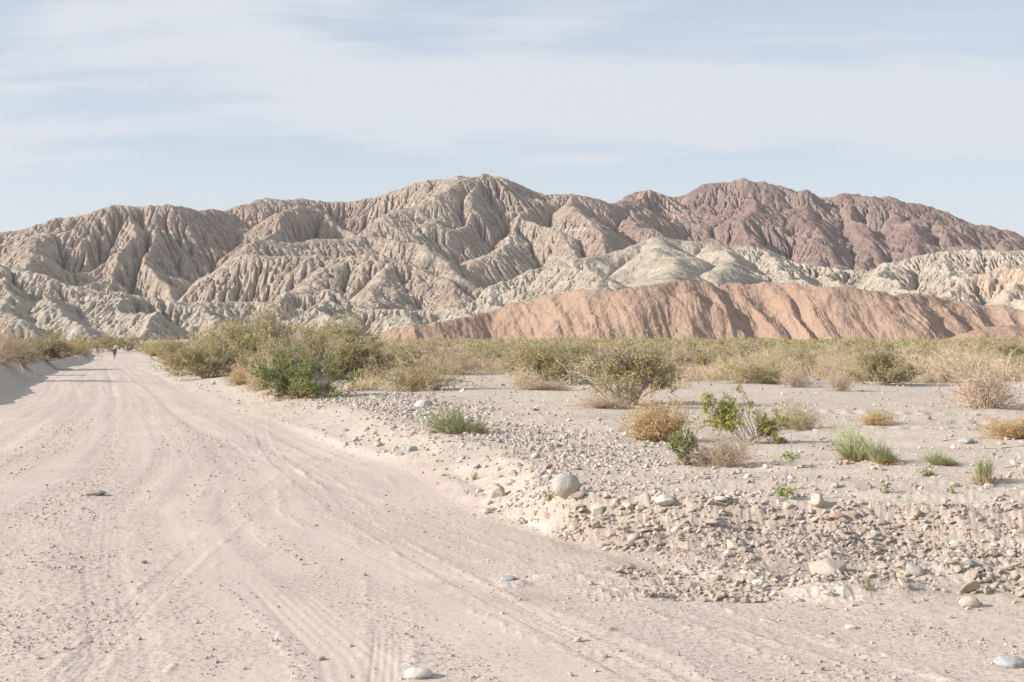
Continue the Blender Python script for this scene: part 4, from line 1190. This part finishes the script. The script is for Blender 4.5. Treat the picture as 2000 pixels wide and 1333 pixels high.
for i, (px, py, hh, lab) in enumerate([(1694, 1158, 24, 'small bright green seedling at the foot of the clay bank'), (925, 938, 18, 'grey green seedling in the gravel beside the road'),
        (1074, 980, 20, 'green seedling against the left side of the egg shaped boulder'), (1733, 966, 26, 'small dark seedling on the sand above the bank'),
        (1862, 966, 18, 'tiny green sprout right of the small dark seedling'), (1816, 930, 20, 'tiny purple grey sprout below the low thin tuft'),
        (1290, 960, 10, 'tiny green sprout among the stones above the bank'), (1790, 952, 10, 'flat green sprout between the sprouts above the bank'), (975, 920, 8, 'pale sprout between the wide tuft and the road edge gravel')]):
    plant_px('seedling', 'sapling', i % 3, lab, 'seedling', px, py, hh, hh * 1.15, i * 1.1)

# ------------------------------------------------------------------ the rider going away down the road
def skin_body(name, verts, edges, radii, mat, parent, root=0, sub=2):
    me = bpy.data.meshes.new(name)
    me.from_pydata(verts, edges, [])
    o = link(name, me, parent)
    md = o.modifiers.new('skin', 'SKIN'); md.use_smooth_shade = True
    for i, r in enumerate(radii):
        sv = me.skin_vertices[0].data[i]; sv.radius = (r, r) if not isinstance(r, tuple) else r
        sv.use_root = (i == root)
    s = o.modifiers.new('sub', 'SUBSURF'); s.levels = sub; s.render_levels = sub
    me.materials.append(mat)
    return o
def plain_mat(name, c, rough=0.7):
    m, t = new_mat(name)
    pos = t.n('ShaderNodeNewGeometry').outputs['Position']
    cc = t.mix(1.0, c, t.ramp(t.noise(pos, 12.0, 4, 0.6), [(0.3, 0.85), (0.7, 1.15)]), 'MULTIPLY')
    finish(t, cc, rough, None, spec=0.3)
    return m
m_blk = plain_mat('black_cloth', (0.03, 0.03, 0.035)); m_wht = plain_mat('pale_helmet', (0.66, 0.66, 0.68), 0.35)
m_gry = plain_mat('grey_trousers', (0.10, 0.095, 0.10)); m_rub = plain_mat('black_rubber', (0.03, 0.03, 0.03), 0.8)
m_stl = plain_mat('painted_frame', (0.30, 0.13, 0.10), 0.4); m_skin = plain_mat('skin', (0.42, 0.25, 0.18), 0.6); m_grm = plain_mat('grey_metal', (0.35, 0.35, 0.36), 0.4)
bp = at(224, 702)
head = math.atan2(0.33, 1.0)
bike = thing('bicycle', 'bicycle ridden away along the sandy road', 'bicycle', bp, head)
def ring(name, y, rr, th, mat, parent):
    n = 40; k = 8
    a = np.linspace(0, 2 * math.pi, n, endpoint=False)[:, None]; b = np.linspace(0, 2 * math.pi, k, endpoint=False)[None]
    V = np.stack([np.broadcast_to(th * np.sin(b), (n, k)), y + (rr + th * np.cos(b)) * np.cos(a), rr + th + (rr + th * np.cos(b)) * np.sin(a)], -1).reshape(-1, 3)
    F = grid_faces(n, k, True); 
    l = (n - 1) * k; ex = np.array([[l + j, l + (j + 1) % k, (j + 1) % k, j] for j in range(k)])
    return link(name, mesh_from(name, V, np.vstack([F, ex]), np.full(n * k, 4), mat, True), parent)
def bars(name, segs, r, mat, parent):
    P0 = np.array([s[0] for s in segs], float); P1 = np.array([s[1] for s in segs], float)
    v, f = tubes(P0, P1, np.full(len(segs), r), np.full(len(segs), r), 8)
    return link(name, mesh_from(name, v, f, np.full(len(f), 4), mat, True), parent)
for y in (-0.52, 0.54):
    wh = ring('wheel', y, 0.325, 0.026, m_rub, bike)
    bars('spokes', [((0, y, 0.351), (0, y + 0.32 * math.cos(a), 0.351 + 0.32 * math.sin(a))) for a in np.linspace(0, 6.28, 17)[:-1]], 0.003, m_grm, wh)
bars('frame', [((0, -0.52, .35), (0, -.08, .30)), ((0, -.08, .30), (0, .40, .78)), ((0, -.08, .30), (0, -.22, .82)), ((0, -.22, .80), (0, .38, .88)), ((0, -0.52, .35), (0, -.20, .76)), ((0, .37, .95), (0, .54, .35))], 0.02, m_stl, bike)
bars('handlebar', [((-.34, .30, 1.0), (-.1, .38, 1.0)), ((.1, .38, 1.0), (.34, .30, 1.0)), ((-.1, .38, 1.0), (.1, .38, 1.0)), ((0, .38, 1.0), (0, .37, .92))], 0.014, m_rub, bike)
bars('saddle', [((0, -.34, .93), (0, -.08, .94)), ((-.05, -.34, .93), (.05, -.34, .93)), ((-.04, -.32, .93), (0, -.12, .94)), ((.04, -.32, .93), (0, -.12, .94)), ((0, -.23, .8), (0, -.24, .93))], 0.02, m_rub, bike)
bars('pedal', [((-.17, .05, .22), (-.08, .05, .22)), ((.08, -.22, .38), (.17, -.22, .38)), ((0, -.08, .30), (-.08, .05, .22)), ((0, -.08, .30), (.08, -.22, .38))], 0.014, m_grm, bike)
rider = thing('person', 'cyclist in black jacket and pale helmet riding away along the sandy road', 'person', bp, head)
# pelvis, spine, neck, head; arms to the bar; legs to the pedals
vb = [(0, -.24, 1.0), (0, -.18, 1.14), (0, -.06, 1.32), (0, .03, 1.47), (0, .07, 1.56), (0, .11, 1.67), (0, .12, 1.76),
      (-.19, .02, 1.44), (-.29, .10, 1.22), (-.32, .28, 1.05), (.19, .02, 1.44), (.29, .10, 1.22), (.32, .28, 1.05),
      (-.10, -.20, .97), (-.14, .14, .72), (-.13, .02, .33), (-.13, .15, .25), (.10, -.20, .97), (.14, .10, .86), (.13, -.20, .50), (.13, -.08, .41)]
eb = [(0, 1), (1, 2), (2, 3), (3, 4), (4, 5), (5, 6), (3, 7), (7, 8), (8, 9), (3, 10), (10, 11), (11, 12), (0, 13), (13, 14), (14, 15), (15, 16), (0, 17), (17, 18), (18, 19), (19, 20)]
rb = [.14, .13, .15, .12, .055, .095, .07, .075, .05, .033, .075, .05, .033, .10, .07, .045, .035, .10, .07, .045, .035]
skin_body('body', vb, eb, rb, m_skin, rider)
skin_body('jacket', [(0, -.25, 1.02), (0, -.18, 1.16), (0, -.06, 1.33), (0, .03, 1.47), (-.20, .02, 1.44), (-.30, .10, 1.22), (-.325, .24, 1.08), (.20, .02, 1.44), (.30, .10, 1.22), (.325, .24, 1.08)],
          [(0, 1), (1, 2), (2, 3), (3, 4), (4, 5), (5, 6), (3, 7), (7, 8), (8, 9)], [.175, .165, .18, .14, .10, .07, .05, .10, .07, .05], m_blk, rider)
skin_body('trousers', [(0, -.24, .98), (-.10, -.20, .96), (-.14, .14, .72), (-.13, .03, .38), (.10, -.20, .96), (.14, .10, .86), (.13, -.19, .54)],
          [(0, 1), (1, 2), (2, 3), (0, 4), (4, 5), (5, 6)], [.165, .125, .09, .065, .125, .09, .065], m_gry, rider)
V, F = stone_arrays(5, 1.0, 0.0, 3); V = V / np.abs(V).max(0)
V = V * np.array([.125, .16, .13]); V[:, 2] = np.maximum(V[:, 2], -0.03); V += np.array([0, .11, 1.73])
link('helmet', mesh_from('helmet', V, F, np.full(len(F), 3), m_wht, True), rider)
for sx in (-1, 1):
    link('glove', mesh_from('glove', *(lambda a: (a[0] * np.array([.04, .055, .035]) + np.array([sx * .325, .29, 1.03]), a[1]))(stone_arrays(6, 1, 0, 3)), None, m_wht, True), rider)
link('shoe', mesh_from('shoe', *(lambda a: (a[0] * np.array([.05, .13, .05]) + np.array([-.13, .10, .25]), a[1]))(stone_arrays(7, 1, 0, 2)), None, m_blk, True), rider)
link('shoe', mesh_from('shoe', *(lambda a: (a[0] * np.array([.05, .13, .05]) + np.array([.13, -.14, .42]), a[1]))(stone_arrays(7, 1, 0, 2)), None, m_blk, True), rider)

# ------------------------------------------------------------------ the air
def haze(density=0.00004):
    me = bpy.data.meshes.new('haze')
    s, z0, z1 = 2700.0, min(-6.0, float(GZ.min()) - 1), 330.0
    v = [(x, y, z) for x in (-s, s) for y in (-s, s) for z in (z0, z1)]
    f = [(0, 1, 3, 2), (4, 6, 7, 5), (0, 4, 5, 1), (2, 3, 7, 6), (0, 2, 6, 4), (1, 5, 7, 3)]
    me.from_pydata(v, [], f)
    m, t = new_mat('haze')
    pv = t.n('ShaderNodeVolumePrincipled', i_Density=density, i_Anisotropy=0.2)
    pv.inputs['Color'].default_value = (0.86, 0.92, 1.0, 1)
    o = t.n('ShaderNodeOutputMaterial'); t.l(pv.outputs[0], o.inputs['Volume'])
    me.materials.append(m)
    link('haze', me, kind='stuff', label='thin bluish air between the camera and the mountains', category='haze')
haze()
print('done', time.time() - T0)
